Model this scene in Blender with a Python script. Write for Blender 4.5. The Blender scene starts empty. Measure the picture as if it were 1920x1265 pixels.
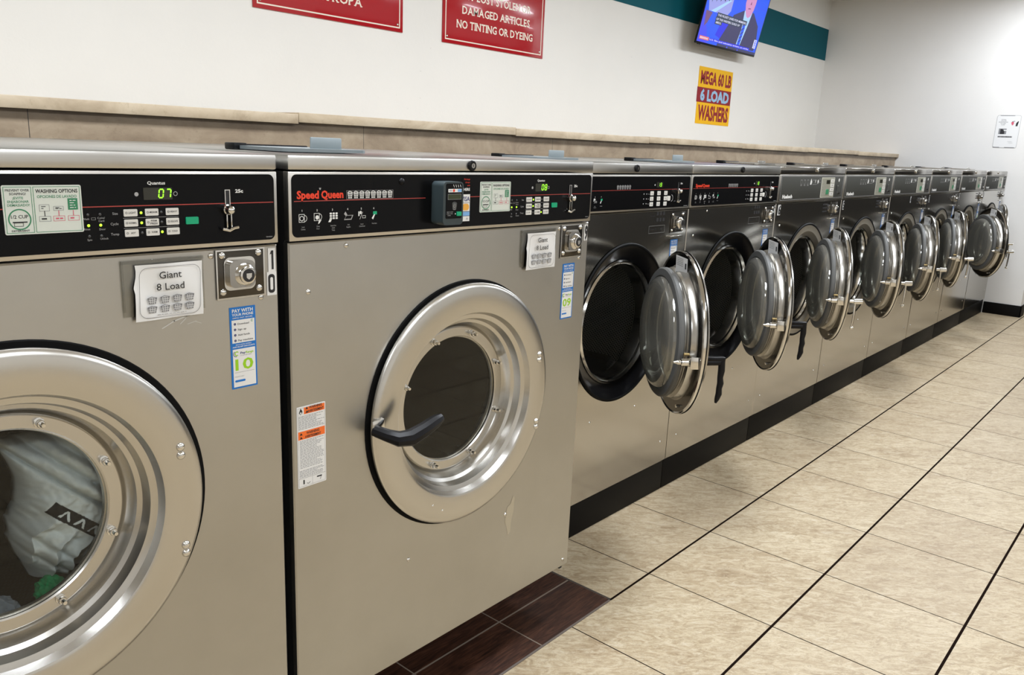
import bpy, bmesh, math, random
from mathutils import Vector, Matrix
random.seed(7)
S = bpy.context.scene
COL = S.collection
pi = math.pi

# ------------------------------------------------------------------ camera
CAM = Vector((-0.9446, -1.4246, 1.5303))
yaw, pitch, roll = 0.862, -0.234, 0.0428
fwd = Vector((math.sin(yaw)*math.cos(pitch), math.cos(yaw)*math.cos(pitch), math.sin(pitch)))
rgt = Vector((math.cos(yaw), -math.sin(yaw), 0)); up = rgt.cross(fwd)
r2 = rgt*math.cos(roll) + up*math.sin(roll); u2 = up*math.cos(roll) - rgt*math.sin(roll)
cd = bpy.data.cameras.new('camera'); cam = bpy.data.objects.new('camera', cd); COL.objects.link(cam)
cam.matrix_world = Matrix(((r2.x, u2.x, -fwd.x, CAM.x), (r2.y, u2.y, -fwd.y, CAM.y), (r2.z, u2.z, -fwd.z, CAM.z), (0, 0, 0, 1)))
cd.sensor_width = 36; cd.lens = 1507.8/1920*36; cd.clip_start = 0.02
S.camera = cam
S.view_settings.view_transform = 'Standard'; S.view_settings.look = 'None'
S.cycles.caustics_reflective = False; S.cycles.caustics_refractive = False; S.cycles.sample_clamp_indirect = 2.5
S.view_settings.exposure = 0.10; S.view_settings.gamma = 1.0
# ------------------------------------------------------------------ world and lamps
W = bpy.data.worlds.new('world'); S.world = W; W.use_nodes = True
W.node_tree.nodes['Background'].inputs[0].default_value = (1, .97, .92, 1)
W.node_tree.nodes['Background'].inputs[1].default_value = .12
CEIL = 3.28
def area(x, y, e, sx=1.2, sy=.55, z=CEIL-.03, col=(.93, .985, 1.06)):
    l = bpy.data.lights.new('ceiling_lamp', 'AREA'); l.shape = 'RECTANGLE'; l.size = sx; l.size_y = sy
    l.energy = e; l.color = col
    o = bpy.data.objects.new('ceiling_lamp', l); COL.objects.link(o); o.location = (x, y, z)
for x in (-2.2, 0.4, 3.0, 5.6, 7.7, 11.0):
    area(x, -.05, 62 if x < 7 else 44)
for x in (-2.2, .6, 3.4, 7.0, 11.0, 15.0):
    area(x, -3.4, 60)

# ------------------------------------------------------------------ materials
def mat(name, col, rough=.5, metal=0., emit=None, es=1., spec=.5, coat=0.):
    m = bpy.data.materials.new(name); m.use_nodes = True
    b = m.node_tree.nodes['Principled BSDF']
    b.inputs['Base Color'].default_value = (*col, 1); b.inputs['Roughness'].default_value = rough
    b.inputs['Metallic'].default_value = metal; b.inputs['Specular IOR Level'].default_value = spec
    b.inputs['Coat Weight'].default_value = coat
    if emit: b.inputs['Emission Color'].default_value = (*emit, 1); b.inputs['Emission Strength'].default_value = es
    return m
def srgb(r, g, b):
    f = lambda c: (c/255/12.92) if c <= 10 else ((c/255+.055)/1.055)**2.4
    return (f(r), f(g), f(b))
def nodes(m): return m.node_tree.nodes, m.node_tree.links, m.node_tree.nodes['Principled BSDF']
def noise(N, L, vec, scale, detail=4, rough=.55, dist=0.):
    n = N.new('ShaderNodeTexNoise'); n.inputs['Scale'].default_value = scale; n.inputs['Detail'].default_value = detail
    n.inputs['Roughness'].default_value = rough; n.inputs['Distortion'].default_value = dist
    L.new(vec, n.inputs['Vector']); return n.outputs['Fac']
def ramp(N, L, fac, stops):
    r = N.new('ShaderNodeValToRGB'); e = r.color_ramp.elements
    while len(e) < len(stops): e.new(.5)
    for k, (p, c) in enumerate(stops): e[k].position = p; e[k].color = (*c, 1) if len(c) == 3 else c
    L.new(fac, r.inputs['Fac']); return r.outputs['Color']
def mapping(N, L, src, scale):
    mp = N.new('ShaderNodeMapping'); mp.inputs['Scale'].default_value = scale; L.new(src, mp.inputs['Vector']); return mp.outputs['Vector']
def math_(N, L, op, a, b=None, c=None):
    n = N.new('ShaderNodeMath'); n.operation = op
    for k, v in enumerate((a, b, c)):
        if v is None: continue
        if isinstance(v, (int, float)): n.inputs[k].default_value = v
        else: L.new(v, n.inputs[k])
    return n.outputs[0]
def mixc(N, L, fac, a, b):
    n = N.new('ShaderNodeMix'); n.data_type = 'RGBA'
    if isinstance(fac, (int, float)): n.inputs[0].default_value = fac
    else: L.new(fac, n.inputs[0])
    for k, v in ((6, a), (7, b)):
        if isinstance(v, tuple): n.inputs[k].default_value = (*v, 1)
        else: L.new(v, n.inputs[k])
    return n.outputs[2]
def steel(name, col, rough, streak=(3, 3, 160), amt=.1, stain=.12):
    m = mat(name, col, rough, 1.); N, L, b = nodes(m)
    tc = N.new('ShaderNodeTexCoord').outputs['Object']
    s = noise(N, L, mapping(N, L, tc, streak), 3, 3)
    big = noise(N, L, tc, 2.3, 5, .6)
    rr = math_(N, L, 'ADD', math_(N, L, 'MULTIPLY', s, amt), math_(N, L, 'MULTIPLY', big, amt))
    L.new(math_(N, L, 'ADD', rr, rough-amt), b.inputs['Roughness'])
    c0 = tuple(c*(1-stain) for c in col)
    L.new(mixc(N, L, ramp(N, L, big, [(.3, (0, 0, 0)), (.7, (1, 1, 1))]), c0, col), b.inputs['Base Color'])
    return m
M = {}
M['steel'] = steel('brushed_steel', (.505, .495, .465), .36, amt=.10)
M['steel_mirror'] = steel('polished_steel', (.50, .48, .44), .16, amt=.0, stain=.06)
M['steel_ring'] = steel('spun_steel', (.60, .585, .55), .25, (3, 3, 3), .05, .05)
M['chrome'] = mat('chrome', (.72, .71, .68), .12, 1.)
M['reflchrome'] = mat('chrome_dark_reflections', (.40, .39, .37), .14, 1.)  # lock housing chrome with its dark reflections put into the colour
M['lid_steel'] = steel('lid_steel', (.60, .59, .56), .30, amt=.06)
M['frame'] = mat('brushed_frame', (.62, .60, .56), .3, 1.)
M['black'] = mat('black_plastic', (.005, .005, .006), .36, spec=.2)
M['face'] = mat('black_control_face', (.004, .004, .0045), .22, spec=.12)
M['rimdark'] = mat('dark_rim_steel', (.085, .078, .068), .2, 1.)
M['tanring'] = mat('tan_ring', (.36, .32, .25), .42, .35)
M['dark'] = mat('dark_cabinet', (.012, .012, .012), .6)
M['rubber'] = mat('black_rubber', (.004, .004, .004), .6, spec=.08)
M['gasket'] = mat('grey_rubber', (.11, .11, .105), .55)
M['enamel'] = mat('black_enamel', (.005, .005, .006), .25, spec=.12)
M['grey_face'] = mat('grey_control_face', (.055, .056, .050), .6, spec=.15)
M['white'] = mat('white_print', (.80, .80, .78), .5)
M['dimwhite'] = mat('dim_print', (.38, .38, .38), .5)
M['paper'] = mat('paper', (.78, .78, .77), .45)
M['ink'] = mat('ink', (.012, .012, .014), .5)
M['greyink'] = mat('grey_ink', (.22, .22, .23), .5)
M['redline'] = mat('red_line', (.42, .05, .04), .4)
M['redlogo'] = mat('red_logo', (.83, .05, .015), .4)
M['btn'] = mat('button_white', (.70, .69, .65), .4)
M['green'] = mat('green_button', (.0, .36, .17), .4)
M['greenp'] = mat('green_print', (.03, .22, .10), .5)
M['pinkp'] = mat('pink_print', (.62, .10, .16), .5)
M['mint'] = mat('pale_sticker', (.66, .70, .64), .35)
M['orange'] = mat('orange_print', (.88, .16, .02), .5)
M['amber'] = mat('amber_print', (.80, .40, .06), .5)
M['blue'] = mat('blue_print', (.005, .165, .55), .4)
M['lblue'] = mat('light_blue_print', (.20, .42, .75), .4)
M['navy'] = mat('navy_print', (.01, .02, .14), .4)
M['lime'] = mat('lime_print', (.32, .62, .01), .4)
M['led'] = mat('lit_led', (.2, .5, .02), .4, emit=(.45, 1., .03), es=1.6)
M['digit'] = mat('lit_digits', (.1, .4, .02), .4, emit=(.32, 1., .02), es=1.5)
M['led_off'] = mat('unlit_led', (.05, .05, .05), .3)
M['window'] = mat('display_window', (.022, .022, .014), .25)
M['lcd'] = mat('lcd_window', (.03, .04, .012), .2)
M['reader'] = mat('reader_casing', (.035, .05, .055), .38)
M['lidgrey'] = mat('blue_grey_plastic', (.235, .27, .28), .35)
M['redsign'] = mat('red_sign', (.40, .008, .014), .16, spec=.5, coat=.3)
M['cream'] = mat('sign_cream', (.82, .74, .62), .3)
M['yellow'] = mat('sign_yellow', (.84, .46, .004), .5, spec=.2)
M['maroon'] = mat('sign_maroon', (.26, .012, .02), .5, spec=.2)
M['skyblue'] = mat('sign_sky', (.28, .48, .68), .4)
M['teal'] = mat('teal_paint', srgb(4, 86, 98), .6, spec=.15)
M['brass'] = mat('brass', (.40, .30, .14), .3, 1.)
M['padbeige'] = mat('pad_beige', (.30, .30, .24), .4)
M['padbtn'] = mat('pad_button', (.55, .54, .46), .4)
def glassy(name, tint, gl=.06, rough=.02, film=0.):
    m = bpy.data.materials.new(name); m.use_nodes = True; N, L = m.node_tree.nodes, m.node_tree.links
    N.remove(N['Principled BSDF'])
    t = N.new('ShaderNodeBsdfTransparent'); t.inputs[0].default_value = (*tint, 1)
    g = N.new('ShaderNodeBsdfGlossy'); g.inputs['Roughness'].default_value = rough
    lw = N.new('ShaderNodeLayerWeight'); lw.inputs[0].default_value = .5
    mx = N.new('ShaderNodeMixShader')
    L.new(math_(N, L, 'MULTIPLY_ADD', math_(N, L, 'POWER', lw.outputs[1], 4.), .75, gl+.04), mx.inputs[0])
    base = t.outputs[0]
    if film:  # grey diffuse share: soap film, and room reflections put into the glass colour
        df = N.new('ShaderNodeBsdfDiffuse'); df.inputs[0].default_value = (.48, .46, .41, 1); m2 = N.new('ShaderNodeMixShader'); m2.inputs[0].default_value = film
        L.new(base, m2.inputs[1]); L.new(df.outputs[0], m2.inputs[2]); base = m2.outputs[0]
    L.new(base, mx.inputs[1]); L.new(g.outputs[0], mx.inputs[2]); L.new(mx.outputs[0], N['Material Output'].inputs[0])
    return m
M['pane'] = glassy('door_pane', (.90, .91, .90), -.018)
M['bowl'] = glassy('glass_bowl', (.62, .63, .59), .10, .06, .24)
M['vinyl'] = glassy('clear_vinyl', (.84, .84, .82), .05, .12)
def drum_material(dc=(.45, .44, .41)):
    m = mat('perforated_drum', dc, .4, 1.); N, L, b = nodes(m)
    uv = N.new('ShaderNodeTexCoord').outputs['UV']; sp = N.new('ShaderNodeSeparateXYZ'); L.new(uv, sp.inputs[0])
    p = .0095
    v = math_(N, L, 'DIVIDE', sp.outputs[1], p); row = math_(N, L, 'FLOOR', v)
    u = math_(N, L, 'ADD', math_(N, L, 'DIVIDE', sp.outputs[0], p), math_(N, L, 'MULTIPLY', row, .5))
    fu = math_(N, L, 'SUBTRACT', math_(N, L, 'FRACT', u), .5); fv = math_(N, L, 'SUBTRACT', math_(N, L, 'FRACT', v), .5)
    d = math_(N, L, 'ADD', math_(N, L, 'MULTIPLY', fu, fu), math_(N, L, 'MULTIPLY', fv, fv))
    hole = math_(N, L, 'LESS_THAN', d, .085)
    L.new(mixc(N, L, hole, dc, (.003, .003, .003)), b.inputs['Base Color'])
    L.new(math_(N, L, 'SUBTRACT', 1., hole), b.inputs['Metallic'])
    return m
M['drum'] = drum_material(); M['drumshade'] = drum_material((.05, .047, .04))  # second one is a darker copy, shade inside the shut drums put into its colour

def floor_material():
    m = mat('travertine_tiles', (.6, .5, .4), .3, spec=.28); N, L, b = nodes(m)
    tc = N.new('ShaderNodeTexCoord').outputs['Object']; sp = N.new('ShaderNodeSeparateXYZ'); L.new(tc, sp.inputs[0])
    T = .4798
    u = math_(N, L, 'DIVIDE', math_(N, L, 'SUBTRACT', sp.outputs[0], 1.4775), T)
    v = math_(N, L, 'DIVIDE', math_(N, L, 'SUBTRACT', sp.outputs[1], -.0691), T)
    def edge(t, w):   # 1 on the joint
        f = math_(N, L, 'ABSOLUTE', math_(N, L, 'SUBTRACT', math_(N, L, 'FRACT', math_(N, L, 'ADD', t, .5)), .5))
        return math_(N, L, 'LESS_THAN', f, w/T)
    g = math_(N, L, 'MAXIMUM', edge(u, .0021), edge(v, .0044))
    cell = N.new('ShaderNodeCombineXYZ'); L.new(math_(N, L, 'FLOOR', u), cell.inputs[0]); L.new(math_(N, L, 'FLOOR', v), cell.inputs[1])
    wn = N.new('ShaderNodeTexWhiteNoise'); L.new(cell.outputs[0], wn.inputs['Vector'])
    off = N.new('ShaderNodeVectorMath'); off.operation = 'MULTIPLY_ADD'
    L.new(wn.outputs['Color'], off.inputs[0]); off.inputs[1].default_value = (37, 37, 37); L.new(tc, off.inputs[2])
    rt = N.new('ShaderNodeMapping'); rt.inputs['Rotation'].default_value = (0, 0, math.radians(49)); L.new(off.outputs[0], rt.inputs['Vector'])
    vec = mapping(N, L, rt.outputs['Vector'], (1., 2.6, 1.))
    n1 = noise(N, L, vec, 2.4, 8, .62, .8); n2 = noise(N, L, vec, 13, 10, .74, 1.8); n3 = noise(N, L, vec, 38, 6, .7, 1.4); n4 = noise(N, L, vec, 15, 6, .6, 2.6)
    a = ramp(N, L, n1, [(.30, srgb(134, 114, 88)), (.46, srgb(168, 151, 122)), (.66, srgb(193, 179, 151))])
    c = ramp(N, L, n2, [(.30, srgb(102, 80, 57)), (.43, srgb(156, 136, 106)), (.56, srgb(193, 178, 150)), (.72, srgb(206, 197, 180))])
    t = mixc(N, L, .6, a, c)
    vein = math_(N, L, 'MULTIPLY', math_(N, L, 'LESS_THAN', math_(N, L, 'ABSOLUTE', math_(N, L, 'SUBTRACT', n4, .5)), .012), .45)
    t = mixc(N, L, vein, t, srgb(116, 96, 72))
    t = mixc(N, L, math_(N, L, 'MULTIPLY', math_(N, L, 'GREATER_THAN', n3, .60), .4), t, srgb(204, 193, 170))
    br = N.new('ShaderNodeMapRange'); L.new(wn.outputs['Value'], br.inputs[0]); br.inputs[3].default_value = .0; br.inputs[4].default_value = .22
    t = mixc(N, L, br.outputs[0], t, srgb(140, 120, 96))
    t = mixc(N, L, g, t, srgb(26, 18, 14))
    L.new(math_(N, L, 'MULTIPLY_ADD', g, -.27, .28), b.inputs['Specular IOR Level'])
    L.new(t, b.inputs['Base Color'])
    L.new(math_(N, L, 'MAXIMUM', math_(N, L, 'MULTIPLY_ADD', n2, .25, .34), g), b.inputs['Roughness'])
    bp = N.new('ShaderNodeBump'); bp.inputs['Strength'].default_value = .25; bp.inputs['Distance'].default_value = .002
    L.new(math_(N, L, 'SUBTRACT', math_(N, L, 'MULTIPLY', n2, .4), g), bp.inputs['Height']); L.new(bp.outputs[0], b.inputs['Normal'])
    return m
M['floor'] = floor_material()
def wood_material():
    m = mat('dark_wood_tiles', (.05, .03, .02), .5, spec=.15); N, L, b = nodes(m)
    tc = N.new('ShaderNodeTexCoord').outputs['Object']; sp = N.new('ShaderNodeSeparateXYZ'); L.new(tc, sp.inputs[0])
    ex = math_(N, L, 'ABSOLUTE', math_(N, L, 'SUBTRACT', math_(N, L, 'FRACT', math_(N, L, 'ADD', math_(N, L, 'DIVIDE', math_(N, L, 'SUBTRACT', sp.outputs[0], .848), .375), .5)), .5))
    gx = math_(N, L, 'LESS_THAN', ex, .006)
    gy = math_(N, L, 'LESS_THAN', math_(N, L, 'ABSOLUTE', math_(N, L, 'SUBTRACT', sp.outputs[1], .115)), .003)
    g = math_(N, L, 'MAXIMUM', gx, gy)
    n = noise(N, L, mapping(N, L, tc, (3, 26, 3)), 2.4, 6, .65, 1.6)
    c = ramp(N, L, n, [(.32, srgb(26, 15, 10)), (.5, srgb(56, 34, 24)), (.7, srgb(80, 52, 38))])
    L.new(mixc(N, L, g, c, srgb(120, 108, 96)), b.inputs['Base Color'])
    return m
M['wood'] = wood_material()
def wall_material(name, col, scuff=.0):
    m = mat(name, col, .55, spec=.3); N, L, b = nodes(m)
    tc = N.new('ShaderNodeTexCoord').outputs['Object']
    n = noise(N, L, tc, 1.7, 5)
    c = mixc(N, L, n, tuple(x*.94 for x in col), tuple(min(1, x*1.03) for x in col))
    if scuff:
        s = noise(N, L, mapping(N, L, tc, (2.6, 2.6, 5)), 9, 3, .7)
        k = noise(N, L, tc, 1.4, 2)
        f = math_(N, L, 'MULTIPLY', math_(N, L, 'GREATER_THAN', s, .72), math_(N, L, 'GREATER_THAN', k, .55))
        c = mixc(N, L, math_(N, L, 'MULTIPLY', f, scuff), c, tuple(x*.45 for x in col))
    L.new(c, b.inputs['Base Color'])
    bp = N.new('ShaderNodeBump'); bp.inputs['Strength'].default_value = .06; bp.inputs['Distance'].default_value = .01
    L.new(noise(N, L, tc, 60, 3), bp.inputs['Height']); L.new(bp.outputs[0], b.inputs['Normal'])
    return m
M['wall'] = wall_material('white_wall_paint', srgb(234, 232, 226), .35)
M['wall2'] = wall_material('end_wall_paint', srgb(233, 231, 227), .25)
M['ceil'] = wall_material('ceiling_paint', srgb(232, 230, 226))
def stone_material(name, c0, c1, c2, seam=None):
    m = mat(name, c1, .45); N, L, b = nodes(m)
    tc = N.new('ShaderNodeTexCoord').outputs['Object']
    n = noise(N, L, mapping(N, L, tc, (1, 1, 1.6)), 5, 8, .65, .6); n2 = noise(N, L, tc, 40, 5, .7)
    c = ramp(N, L, n, [(.3, c0), (.5, c1), (.7, c2)])
    c = mixc(N, L, math_(N, L, 'MULTIPLY', math_(N, L, 'GREATER_THAN', n2, .62), .35), c, c0)
    if seam:
        sp = N.new('ShaderNodeSeparateXYZ'); L.new(tc, sp.inputs[0])
        f = math_(N, L, 'FRACT', math_(N, L, 'DIVIDE', math_(N, L, 'SUBTRACT', sp.outputs[0], seam[0]), seam[1]))
        c = mixc(N, L, math_(N, L, 'LESS_THAN', f, .0018), c, (.03, .025, .02))
    L.new(c, b.inputs['Base Color']); return m
M['tile'] = stone_material('wainscot_tile', srgb(124, 106, 86), srgb(149, 131, 108), srgb(168, 151, 127), (.01, 1.3115))
M['cap'] = stone_material('cap_tile', srgb(156, 137, 111), srgb(182, 164, 137), srgb(200, 184, 158))
M['kick'] = mat('black_vinyl_base', (.006, .0055, .005), .5, spec=.08)
M['bank'] = mat('dark_reflected_row', (.02, .019, .018), .4)

# ------------------------------------------------------------------ mesh builder
TXT = {}
def text_mesh(s, bold):
    k = (s, bold)
    if k not in TXT:
        c = bpy.data.curves.new('t', 'FONT'); c.body = s; c.resolution_u = 2; c.offset = .012*bold
        o = bpy.data.objects.new('t', c); COL.objects.link(o)
        bpy.context.view_layer.update()
        me = bpy.data.meshes.new_from_object(o.evaluated_get(bpy.context.evaluated_depsgraph_get()))
        vs = [(v.co.x, v.co.y) for v in me.vertices]; fs = [tuple(p.vertices) for p in me.polygons]
        bpy.data.objects.remove(o); bpy.data.curves.remove(c); bpy.data.meshes.remove(me)
        TXT[k] = (vs, fs)
    return TXT[k]
class MB:
    def __init__(s): s.v, s.f, s.m, s.uv, s.mats = [], [], [], {}, []
    def mi(s, m):
        if m not in s.mats: s.mats.append(m)
        return s.mats.index(m)
    def add(s, vs, fs, m, uv=None):
        o = len(s.v); s.v += [tuple(v) for v in vs]
        k = s.mi(m)
        for f in fs: s.f.append(tuple(i+o for i in f)); s.m.append(k)
        if uv:
            for i, c in enumerate(uv): s.uv[o+i] = c
        return s
    def bm(s, b, m):
        b.verts.index_update(); s.add([v.co for v in b.verts], [[v.index for v in f.verts] for f in b.faces], m); b.free(); return s
    def box(s, x0, x1, y0, y1, z0, z1, m, bev=0, seg=2):
        b = bmesh.new(); bmesh.ops.create_cube(b, size=1)
        for v in b.verts: v.co = Vector(((x0+x1)/2+v.co.x*(x1-x0), (y0+y1)/2+v.co.y*(y1-y0), (z0+z1)/2+v.co.z*(z1-z0)))
        if bev: bmesh.ops.bevel(b, geom=list(b.edges), offset=bev, segments=seg, profile=.5, affect='EDGES')
        return s.bm(b, m)
    def poly(s, pts, y, m):                       # flat polygon facing -Y
        return s.add([(p[0], y, p[1]) for p in pts], [tuple(range(len(pts)))], m)
    def rect(s, x0, z0, x1, z1, y, m): return s.poly([(x0, z0), (x1, z0), (x1, z1), (x0, z1)], y, m)
    def outline(s, x0, z0, x1, z1, w, y, m):
        for r in ((x0, z0, x1, z0+w), (x0, z1-w, x1, z1), (x0, z0+w, x0+w, z1-w), (x1-w, z0+w, x1, z1-w)): s.rect(*r, y, m)
        return s
    def ring(s, cx, cz, r0, r1, y, m, n=32, a0=0, a1=2*pi):
        vs, fs = [], []
        for i in range(n+1):
            a = a0+(a1-a0)*i/n
            vs += [(cx+r0*math.cos(a), y, cz+r0*math.sin(a)), (cx+r1*math.cos(a), y, cz+r1*math.sin(a))]
        for i in range(n): fs.append((2*i, 2*i+1, 2*i+3, 2*i+2))
        return s.add(vs, fs, m)
    def disc(s, cx, cz, r, y, m, n=20): return s.poly([(cx+r*math.cos(2*pi*i/n), cz+r*math.sin(2*pi*i/n)) for i in range(n)], y, m)
    def seg(s, x0, z0, x1, z1, w, y, m):
        d = Vector((x1-x0, z1-z0)); n = Vector((-d.y, d.x)).normalized()*w/2
        return s.poly([(x0-n.x, z0-n.y), (x1-n.x, z1-n.y), (x1+n.x, z1+n.y), (x0+n.x, z0+n.y)], y, m)
    def prism(s, pts, y0, y1, m, mside=None):     # outline in x,z extruded from back y1 to front y0 (y0 < y1)
        n = len(pts); o = [(p[0], y0, p[1]) for p in pts]+[(p[0], y1, p[1]) for p in pts]
        s.add(o, [tuple(range(n)), tuple(range(2*n-1, n-1, -1))], m)
        return s.add(o, [(i, i+n, (i+1) % n+n, (i+1) % n) for i in range(n)], mside or m)
    def rrect(s, x0, z0, x1, z1, r, y0, y1, m, mside=None, n=5): return s.prism(rrp(x0, z0, x1, z1, r, n), y0, y1, m, mside)
    def lathe(s, prof, cx, cz, m, n=72, cap=False, uvr=None):  # prof: (radius, y)
        vs, fs, uv = [], [], []
        K = len(prof)
        for i in range(n+1):
            a = 2*pi*i/n
            for (r, y) in prof:
                vs.append((cx+r*math.cos(a), y, cz+r*math.sin(a)))
                uv.append((a*(uvr or r), y))
        for i in range(n):
            for k in range(K-1):
                p = i*K+k; fs.append((p, p+1, p+K+1, p+K))
        if uvr: return s.add(vs, fs, m, uv)
        vs = vs[:n*K]; fs = [tuple(i % (n*K) for i in f) for f in fs]
        if cap:
            fs.append(tuple(i*K+K-1 for i in range(n)))
        return s.add(vs, fs, m)
    def tube(s, path, r, m, n=10, cap=True):
        P = [Vector(p) for p in path]; vs, fs = [], []
        R = r if isinstance(r, (list, tuple)) else [r]*len(P)
        t0 = (P[1]-P[0]).normalized(); a = Vector((0, 0, 1)) if abs(t0.z) < .9 else Vector((1, 0, 0))
        nrm = t0.cross(a).normalized()
        for i, p in enumerate(P):
            t = ((P[min(i+1, len(P)-1)]-P[max(i-1, 0)])).normalized()
            nrm = (nrm-t*nrm.dot(t)).normalized(); bn = t.cross(nrm)
            for k in range(n):
                an = 2*pi*k/n; vs.append(p+(nrm*math.cos(an)+bn*math.sin(an))*R[i])
        for i in range(len(P)-1):
            for k in range(n): fs.append((i*n+k, i*n+(k+1) % n, (i+1)*n+(k+1) % n, (i+1)*n+k))
        if cap: fs += [tuple(range(n))[::-1], tuple((len(P)-1)*n+k for k in range(n))]
        return s.add(vs, fs, m)
    def dome(s, cx, cz, y, r, h, m, n=14):         # rivet or button head bulging towards -Y
        prof = [(r, y)]+[(r*math.cos(t*pi/2/4), y-h*math.sin(t*pi/2/4)) for t in range(1, 4)]+[(r*.06, y-h)]
        return s.lathe(prof, cx, cz, m, n, cap=True)
    def text(s, t, x, z, h, m, y, width=None, align='l', bold=0, sx=1.):   # z = baseline, h = capital height
        vs, fs = text_mesh(t, bold)
        if not vs: return s
        k = h/.70; xs = [v[0] for v in vs]; a, b = min(xs), max(xs)
        kx = k*sx if width is None else width/(b-a)
        w = (b-a)*kx; ox = x-a*kx - (w/2 if align == 'c' else w if align == 'r' else 0)
        return s.add([(ox+v[0]*kx, y, z+v[1]*k) for v in vs], fs, m)
    def plate_hole(s, x0, x1, z0, z1, cx, cz, r, m, n=96, y=0., lip=.018, e=.003):
        an = sorted([2*pi*i/n for i in range(n)]+[math.atan2(zz-cz, xx-cx) % (2*pi) for xx in (x0, x1) for zz in (z0, z1)])
        def hit(a, g):
            c, q = math.cos(a), math.sin(a); t = []
            if c > 1e-9: t.append((x1-g-cx)/c)
            if c < -1e-9: t.append((x0+g-cx)/c)
            if q > 1e-9: t.append((z1-g-cz)/q)
            if q < -1e-9: t.append((z0+g-cz)/q)
            t = min(t); return (cx+t*c, cz+t*q)
        vs = []
        for a in an:
            i = hit(a, e); o = hit(a, 0)
            vs += [(cx+r*math.cos(a), y+lip, cz+r*math.sin(a)), (cx+r*math.cos(a), y, cz+r*math.sin(a)), (i[0], y, i[1]), (o[0], y+e, o[1]), (o[0], y+lip, o[1])]
        K = len(an); fs = []
        for i in range(K):
            j = (i+1) % K
            for k in range(4): fs.append((i*5+k, i*5+k+1, j*5+k+1, j*5+k))
        return s.add(vs, fs, m)
    def xform(s, mt):
        s.v = [tuple(mt @ Vector(v)) for v in s.v]; return s
    def mesh(s, name, flip=True):
        me = bpy.data.meshes.new(name); me.from_pydata(s.v, [], s.f)
        for m in s.mats: me.materials.append(m)
        for p, k in zip(me.polygons, s.m): p.material_index = k; p.use_smooth = True
        if s.uv:
            l = me.uv_layers.new(name='UVMap')
            for lp in me.loops: l.data[lp.index].uv = s.uv.get(lp.vertex_index, (0, 0))
        if flip:
            b = bmesh.new(); b.from_mesh(me); bmesh.ops.recalc_face_normals(b, faces=b.faces); b.to_mesh(me); b.free()
        me.set_sharp_from_angle(angle=math.radians(32))
        me.update(); return me
def rrp(x0, z0, x1, z1, r, n=5):
    out = []
    for cx, cz, a in ((x1-r, z0+r, -pi/2), (x1-r, z1-r, 0), (x0+r, z1-r, pi/2), (x0+r, z0+r, pi)):
        for i in range(n+1): t = a+pi/2*i/n; out.append((cx+r*math.cos(t), cz+r*math.sin(t)))
    return out
def link(name, mb, parent=None, label=None, loc=None, rot=None):
    o = bpy.data.objects.new(name, mb.mesh(name) if isinstance(mb, MB) else mb); COL.objects.link(o)
    if parent: o.parent = parent
    if label: o['label'] = label
    if loc: o.location = loc
    if rot: o.rotation_euler = rot
    return o
def thing(name, label, cat, loc=(0, 0, 0), group=None, rot=None):
    o = bpy.data.objects.new(name, None); COL.objects.link(o); o.location = loc; o.empty_display_size = .1
    if rot: o.rotation_euler = rot
    return tag(o, label, cat, group)
def tag(o, label, cat, group=None):
    o['label'] = label; o['category'] = cat
    if group: o['group'] = group
    return o
def struct(name, mb):
    o = link(name, mb); o['kind'] = 'structure'; return o
def dup(o, parent=None):
    c = o.copy(); COL.objects.link(c)
    if parent: c.parent = parent
    for ch in list(o.children): dup(ch, c)
    return c
def stem(o): return o.name.split('.')[0]
def child(o, name): return [c for c in o.children if stem(c) == name]
def drop(o):
    for c in list(o.children): drop(c)
    bpy.data.objects.remove(o)

# ------------------------------------------------------------------ the room
D8 = .296; XE = 8.81; YW = 2.342; YF = 1.38
struct('floor', MB().box(-6, 20, -6, 3, -.1, 0, M['floor']))
struct('trim_1', MB().box(-3.2, 1.222, -.066, 1.2, -.02, .0015, M['wood'], .001))
struct('trim_2', MB().box(-3.2, 1.230, -.0735, -.066, -.02, .0018, mat('grey_joint', srgb(96, 86, 78), .6)).box(1.222, 1.230, -.0735, .6, -.02, .0018, mat('dark_joint', srgb(60, 52, 46), .6)))
struct('ceiling', MB().box(-6, 20, -6, 3, CEIL, CEIL+.1, M['ceil']))
struct('wall_back', MB().box(-6, XE, YW, YW+.1, 0, CEIL, M['wall']))
struct('trim_3', MB().box(-6, XE, YW-.002, YW, 2.637, 2.975, M['teal']))
struct('trim_4', MB().box(-6, XE, YF+.03, YW, 0, 1.585, M['tile']))
cp = MB(); xs = [-6, -.33, .976, 2.289, 3.584, 4.903, 6.199, 7.5, XE]
for i in range(len(xs)-1):
    dz = (.004, -.003, .003, -.002, .002, .0, .003, -.002)[i]
    cp.box(xs[i]+.001, xs[i+1]-.001, YF, YW, 1.581+dz, 1.619+dz, M['cap'], .002)
struct('trim_5', cp)
struct('wall_right', MB().box(XE, XE+.2, -.041, YW+.1, 0, CEIL, M['wall2']))
struct('baseboard_right', MB().box(XE-.012, XE, -.053, .30, 0, .121, M['kick'], .003).box(XE-.012, XE+.2, -.053, -.041, 0, .121, M['kick'], .003))
struct('wall_end', MB().box(20, 20.1, -6, 3, 0, CEIL, M['wall2']).box(XE+.2, 20, 2.3, 2.4, 0, CEIL, M['wall2']))
struct('wall_left', MB().box(-6.1, -6, -6, 3, 0, CEIL, M['wall2']))
struct('wall_front', MB().box(-6, 20, -6.1, -6, 0, CEIL, M['wall2']))
struct('unseen_dark_row', MB().box(4.6, 20, -2.6, -1.9, 0, 1.5, M['bank'], .01))  # unseen dark row, added so the steel fronts have something dark to reflect
kk = MB(); xk = [1.20, 2.19, 3.1, 4.04, 4.98, 5.92, 6.86, 7.8, XE-.012]
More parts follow.
